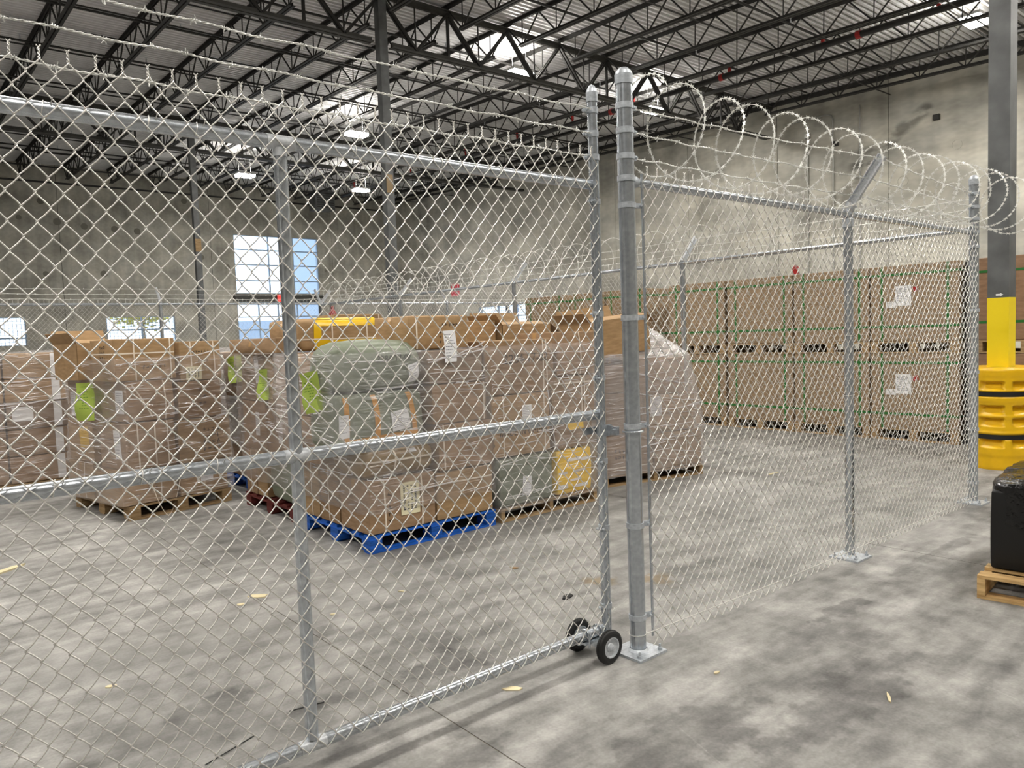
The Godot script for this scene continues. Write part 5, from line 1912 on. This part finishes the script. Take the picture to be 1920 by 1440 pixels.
		film_wrap(l, [[0.15, 0.0, 1.28, 0.0, 1.1], [1.0, 0.0, 1.28, 0.0, 1.1], [1.6, 0.0, 1.28, 0.0, 1.1]], ["glossy stretch film round the evenly stacked cartons beside the strapped ones", "glossy stretch film round the evenly stacked cartons farther along"][q], 13 + q, {"ropes": [[0.0, 1.27, 1.28, 1.3, -0.03], [0.0, 1.02, 1.28, 1.06, -0.03], [0.0, 0.75, 1.28, 0.82, -0.03]]})
	# --- P5: pink wrapped load at the right
	l = stack_at(5.6, -5.3, -13.0)
	pallet(l, 1.27, 1.1, M.wood, "wooden pallet under the bulging film wrapped load by the gate post", "", false, 0.115)
	bx(l, [0.0, 0.62, 0.12, 0.52, 0.0, 0.55], "stamped carton at the left foot of the bulging wrapped load", {"mat": M.card[1], "marks": [[0, -0.1, 0.0, 4, 2, 0.05]], "straps": [["h", -0.13]]})
	bx(l, [0.63, 1.27, 0.12, 0.5, 0.0, 0.55], "carton at the right foot of the bulging wrapped load", {"mat": M.card[2], "straps": [["v", 0.1]]})
	bx(l, [0.0, 1.25, 0.12, 0.52, 0.56, 1.08], "long carton at the rear foot of the bulging wrapped load", {"mat": M.card[1]})
	bx(l, [0.0, 0.5, 0.53, 0.95, 0.0, 1.05], "plain carton at the left middle of the bulging wrapped load", {"mat": M.card[3], "straps": [["v", 0.1]]})
	bx(l, [0.51, 1.2, 0.51, 0.9, 0.0, 1.05], "wide carton at the right middle of the bulging wrapped load", {"mat": M.card[2], "labels": [[0, -0.2, 0.08, 0.14, 0.2, 0.0, 5]], "bulge": 0.02})
	bx(l, [0.0, 0.42, 0.955, 1.24, 0.05, 1.0], "carton third up at the left of the bulging wrapped load", {"mat": M.card[3]})
	bx(l, [0.43, 1.12, 0.905, 1.28, 0.04, 1.0], "carton third up at the right of the bulging wrapped load", {"mat": M.card[0], "bulge": 0.02})
	open_carton(l, [-0.05, 0.66, 1.29, 1.66, 0.05, 0.7], "burst carton with a hanging flap and torn film on the bulging load", M.card[4], 0.1)
	bx(l, [0.3, 1.0, 1.29, 1.74, 0.72, 1.06], "strapped carton at the rear top of the bulging wrapped load", {"mat": M.card[4], "straps": [["v", 0.0], ["v", 0.3]], "labels": [[0, 0.2, -0.08, 0.16, 0.2, -0.1, 7]]})
	film_wrap(l, [[0.1, 0.0, 1.27, -0.01, 1.09], [0.5, 0.0, 1.28, -0.02, 1.09], [0.9, 0.0, 1.22, -0.02, 1.08], [1.2, 0.0, 1.14, 0.0, 1.05], [1.32, 0.0, 1.12, 0.02, 1.05], [1.6, 0.66, 1.08, 0.6, 1.07]], "thick milky stretch film round the bulging load by the gate post", 17, {"milky": true, "ropes": [[0.35, 0.95, 1.2, 0.82, -0.05], [0.3, 0.72, 1.24, 0.8, -0.05], [0.2, 0.35, 1.28, 0.55, -0.04], [0.4, 1.15, 1.12, 1.0, -0.04], [0.5, 1.3, 1.0, 1.36, -0.02]]})


func loose_strap(at: Vector3) -> void:
	var t := thing("loose_strap", "loose white plastic strap hanging in a loop off the left pallet", "strap", at)
	var b := MB.new()
	var p := []
	var n := 15
	for k in n:
		var u := float(k) / (n - 1)
		var x := lerpf(-0.04, 0.26, u)
		var y := 0.02 + 0.42 * pow(absf(u - 0.5) * 2.0, 1.6)
		for s in [-1, 1]:
			p.append(Vector3(x + 0.006 * s * (1.0 - sin(PI * u)), y + 0.006 * s * sin(PI * u), 0.06 + 0.02 * sin(PI * u)))
	b.grid(p, n, 2)
	part(t, "strap", b.mesh(), M.strap)


func open_carton(l: Stack, e: Array, label: String, m: Material, tilt := 0.0) -> void:
	var size := Vector3(e[1] - e[0] - 0.01, e[3] - e[2] - 0.004, e[5] - e[4] - 0.01)
	var t := thing("open_carton", label, "box", l.at((e[0] + e[1]) * 0.5, e[2], (e[4] + e[5]) * 0.5), l.a)
	t.rotation.z = tilt
	if tilt != 0.0:
		t.position.y += 0.06
	var b := MB.new()
	var h := size * 0.5
	var th := 0.006
	b.minmax(Vector3(-h.x, 0.001, -h.z), Vector3(h.x, 0.008, h.z))
	b.minmax(Vector3(-h.x, 0.008, h.z - th), Vector3(h.x, size.y, h.z))
	b.minmax(Vector3(-h.x, 0.008, -h.z), Vector3(h.x, size.y, -h.z + th))
	b.minmax(Vector3(-h.x, 0.008, -h.z), Vector3(-h.x + th, size.y, h.z))
	b.minmax(Vector3(h.x - th, 0.008, -h.z), Vector3(h.x, size.y, h.z))
	part(t, "body", b.mesh(), m)
	# flaps: rear stands up, front lies half shut, sides folded in
	var fl := [[Vector3(0, size.y, -h.z), Vector3(size.x, 0, 0), Vector3(0, 0.13, -0.05)], [Vector3(0, size.y, h.z), Vector3(size.x, 0, 0), Vector3(0, 0.03, -0.17)], [Vector3(-h.x, size.y, 0), Vector3(0, 0, size.z), Vector3(-0.07, 0.1, 0)], [Vector3(h.x, size.y, 0), Vector3(0, 0, size.z), Vector3(0.12, -0.08, 0)]]
	for f in fl:
		var q := MB.new()
		var c: Vector3 = f[0]
		var ww: Vector3 = f[1] * 0.5
		var dd: Vector3 = f[2]
		var nn := ww.cross(dd).normalized() * 0.0025
		q.quad(c - ww + nn, c + ww + nn, c + ww * 0.97 + dd + nn, c - ww * 0.97 + dd + nn)
		q.quad(c + ww - nn, c - ww - nn, c - ww * 0.97 + dd - nn, c + ww * 0.97 + dd - nn)
		q.quad(c + ww * 0.97 + dd + nn, c + ww * 0.97 + dd - nn, c - ww * 0.97 + dd - nn, c - ww * 0.97 + dd + nn)
		part(t, "flap", q.mesh(), m)


# ------------------------------------------------------------------ crate rows by the wall
func build_crate_rows() -> void:
	var spans := [[-2.45, -3.56], [-3.72, -4.82], [-4.84, -5.94], [-5.96, -7.08], [-7.12, -8.22], [-8.74, -9.66], [-9.7, -10.58], [-10.76, -11.92]]
	for k in spans.size():
		var z0: float = spans[k][0]
		var w: float = z0 - spans[k][1]
		for lv in 2:
			var l := Stack.new()
			l.o = Vector3(10.35, lv * 1.155, z0 - w)
			l.a = -PI / 2
			var ps: Vector3 = l.o
			pallet(l, w, 1.1, M.wood, ["wooden pallet on the floor under the crate row, %s from the yellow guarded column", "wooden pallet between the crate tiers, %s from the yellow guarded column"][lv] % ORD[k], ["floor pallets of the crate row", "upper pallets of the crate row"][lv], true, 0.155)
			var op := {"name": "crate_carton", "r": 0.006, "bulge": 0.004, "tape": false, "mat": M.crate if k > 0 else M.crate2, "strap_mat": M.green_strap, "strap_w": 0.03, "straps": [["v", -w * 0.36], ["v", w * 0.38], ["h", 0.38], ["h", -0.3]], "group": ["lower crates with green straps", "upper crates with green straps"][lv]}
			var lab: String = ["brown crate carton with green straps on the floor tier, %s from the yellow guarded column", "brown crate carton with green straps on the upper tier, %s from the yellow guarded column"][lv] % ORD[k]
			if k == 0:
				op["straps"] = [["h", 0.33], ["h", -0.28]]
				lab = ["film streaked crate carton with level green straps behind the yellow guard, lower tier", "film streaked crate carton with level green straps behind the yellow column, upper tier"][lv]
				op.erase("group")
			if k == 1:
				op["labels"] = [[0, -0.12, 0.1, 0.2, 0.26, 0.0, 2], [0, -0.28, -0.01, 0.13, 0.08, 0.0, 4]]
				op["bands"] = [[0, 0.03, 0.18, 0.07, 0.06, 0.3, M.red, "red_sticker"]]
				lab = ["end crate carton of the floor tier with a white shipping paper and red sticker", "end crate carton of the upper tier with a white shipping paper and red sticker"][lv]
				op.erase("group")
			bx(l, [0.0, w, 0.157, 1.152, 0.0, 1.1], lab, op)
	# added black panel: the shade in the gap beside the end crate
	var eb := thing("gap_shade_panel", "dark upright panel added as the shade in the gap beside the end crates", "board", Vector3(10.75, 0, -3.64))
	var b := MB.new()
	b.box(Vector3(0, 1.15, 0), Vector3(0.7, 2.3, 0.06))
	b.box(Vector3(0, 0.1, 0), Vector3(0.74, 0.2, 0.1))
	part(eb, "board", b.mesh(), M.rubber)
	# red tag standing up on the row
	var rt := thing("red_tag", "upright red plastic tag on top of the crate row", "tag", Vector3(10.4, 2.312, -5.93))
	var rb := MB.new()
	rb.lathe(Vector3(0, 0.085, 0), [[0.001, -0.008], [0.045, -0.006], [0.05, 0.0], [0.045, 0.006], [0.001, 0.008]], 16, Basis(Vector3.FORWARD, PI / 2))
	rb.box(Vector3(0, 0.035, 0), Vector3(0.012, 0.07, 0.085))
	part(rt, "tag", rb.mesh(), M.red)




# ------------------------------------------------------------------ black wrapped load
func build_black_load() -> void:
	# deck boards along z, so its frame is turned a quarter
	var l := stack_at(4.72, -1.6, -83.0)
	pallet(l, 1.02, 1.2, M.new_wood, "fresh pine pallet under the black wrapped load", "", false)
	var e := [0.02, 1.0, 0.137, 0.6, 0.16, 1.18]
	var t := bx(l, e, "black bagged load with a crumpled film top on the pine pallet", {"name": "black_load", "category": "load", "body": "bag", "mat": M.black_bag, "tape": false, "r": 0.02, "bulge": 0.008})
	# crumpled film cap over the top
	var b := MB.new()
	var nz := FastNoiseLite.new()
	nz.seed = 3
	nz.frequency = 5.0
	nz.fractal_octaves = 4
	var p := []
	var cols := 64
	var rows := 26
	for a in rows:
		var f := float(a) / (rows - 1)
		for c in cols:
			var an := TAU * c / cols
			var d := Vector2(cos(an), sin(an))
			var k := 1.0 / pow(pow(absf(d.x), 8.0) + pow(absf(d.y), 8.0), 0.125)
			var y: float
			var s: float
			if f < 0.5:
				y = lerpf(0.3, 0.5, f * 2.0)
				s = 1.015
			else:
				y = 0.5 + 0.05 * sin((f - 0.5) * PI)
				s = lerpf(1.0, 0.0, (f - 0.5) * 2.0)
			var q := Vector3(d.x * k * 0.49 * s, y, d.y * k * 0.51 * s)
			q *= 1.0 + 0.03 * nz.get_noise_3dv(q)
			if f < 0.1:
				q.y += 0.1 * nz.get_noise_2d(an * 0.5, 3.0)
			p.append(q)
	b.grid(p, rows, cols, [], true)
	part(t, "film_cap", b.mesh(), M.black_wrap, Vector3.ZERO, "crumpled shiny black film")
	var rp := MB.new()
	rp.tube(PackedVector3Array([Vector3(-0.3, 0.575, 0.1), Vector3(-0.28, 0.57, 0.3), Vector3(-0.2, 0.55, 0.45), Vector3(-0.1, 0.46, 0.535), Vector3(0.05, 0.4, 0.54)]), 0.008, 6)
	part(t, "film_rope", rp.mesh(), M.fold_glint)


# ------------------------------------------------------------------ litter
func build_debris() -> void:
	var r := RandomNumberGenerator.new()
	r.seed = 23
	# splintered board at the left
	var t := thing("wood_splinter", "long splintered pine board lying on the concrete", "splinter", Vector3(0.6, 0, -6.6), 0.6)
	var b := MB.new()
	var pts := [Vector2(-0.45, -0.035), Vector2(0.12, -0.03), Vector2(0.2, 0.0), Vector2(0.14, 0.012), Vector2(0.16, 0.03), Vector2(-0.45, 0.035)]
	slab(b, pts, 0.012)
	part(t, "board", b.mesh(), M.scrap)
	var chips := [[485, 1.76, -4.69, 0.07, "pale wood chip beside a smaller one inside the gate"], [447, 1.62, -4.62, 0.035, "tiny pale wood chip next to a larger chip inside the gate"], [958, 2.1, -2.6, 0.045, "torn cardboard scrap on the floor under the gate"], [1345, 2.885, -2.06, 0.02, "two yellowish crumbs on the floor outside the fence"], [1567, 3.2, -1.42, 0.045, "thin pale splinter on the floor outside the fence"], [928, 3.25, -3.95, 0.035, "curled paper scrap on the floor inside the gate"], [90, 0.75, -3.95, 0.03, "small cream scrap on the floor at the gate's left"], [1430, 7.3, -4.45, 0.11, "flat pale wood sliver on the floor inside the fence"], [590, 1.95, -4.05, 0.025, "small yellow crumb by the gate's middle upright"], [690, 2.45, -4.1, 0.03, "pale yellow shred inside the gate below the blue pallet"]]
	for c in chips:
		var o := thing("floor_scrap", c[4], "scrap", Vector3(c[1], 0, c[2]), r.randf() * TAU)
		var q := MB.new()
		var pl := []
		var n := 8
		for k in n:
			var a := TAU * k / n
			var rad: float = c[3] * r.randf_range(0.6, 1.1)
			pl.append(Vector2(cos(a) * rad, sin(a) * rad * (0.22 if c[0] in [1567, 1430, 690] else 0.5)))
		slab(q, pl, 0.006)
		part(o, "scrap", q.mesh(), M.scrap if c[0] != 928 else M.card[2])
	# dark scrap near the wheels
	var d := thing("dark_scrap", "small dark crumpled scrap on the floor behind the gate wheels", "scrap", Vector3(3.11, 0, -3.28), 0.4)
	var q := MB.new()
	slab(q, [Vector2(-0.05, -0.015), Vector2(0.0, -0.03), Vector2(0.05, -0.005), Vector2(0.03, 0.02), Vector2(-0.04, 0.018)], 0.008)
	part(d, "scrap", q.mesh(), M.rubber)
	# curl of wire between gate and post
	var w := thing("wire_offcut", "thin curled wire offcut on the floor behind the gate post", "wire", Vector3(3.05, 0.004, -2.95))
	var wb := MB.new()
	wb.tube(PackedVector3Array([Vector3(-0.06, 0, 0.02), Vector3(-0.02, 0.004, 0.0), Vector3(0.03, 0.006, -0.02), Vector3(0.09, 0.004, -0.03), Vector3(0.11, 0.002, 0.0), Vector3(0.08, 0, 0.02)]), 0.002, 4)
	part(w, "wire", wb.mesh(), M.wire)
	for s in [[0.97, -2.98, 0.35, 0.12], [1.35, -3.1, -0.2, 0.08]]:
		var k := thing("wire_offcut", "short dark wire offcut lying on the floor by the gate's middle upright", "wire", Vector3(s[0], 0.003, s[1]), s[2], "dark wire offcuts")
		var kb := MB.new()
		kb.tube(PackedVector3Array([Vector3(-s[3], 0, 0), Vector3(0, 0.002, 0.004), Vector3(s[3], 0, 0)]), 0.0025, 4)
		part(k, "wire", kb.mesh(), M.rubber)


func slab(b: MB, pts: Array, h: float) -> void:
	var n := pts.size()
	var c := Vector3.ZERO
	for p in pts:
		c += Vector3(p.x, h, p.y) / n
	for k in n:
		var p0 := Vector3(pts[k].x, h, pts[k].y)
		var p1 := Vector3(pts[(k + 1) % n].x, h, pts[(k + 1) % n].y)
		b.tri(c, p1, p0)
		b.quad(Vector3(p1.x, 0, p1.z), Vector3(p0.x, 0, p0.z), p0, p1)
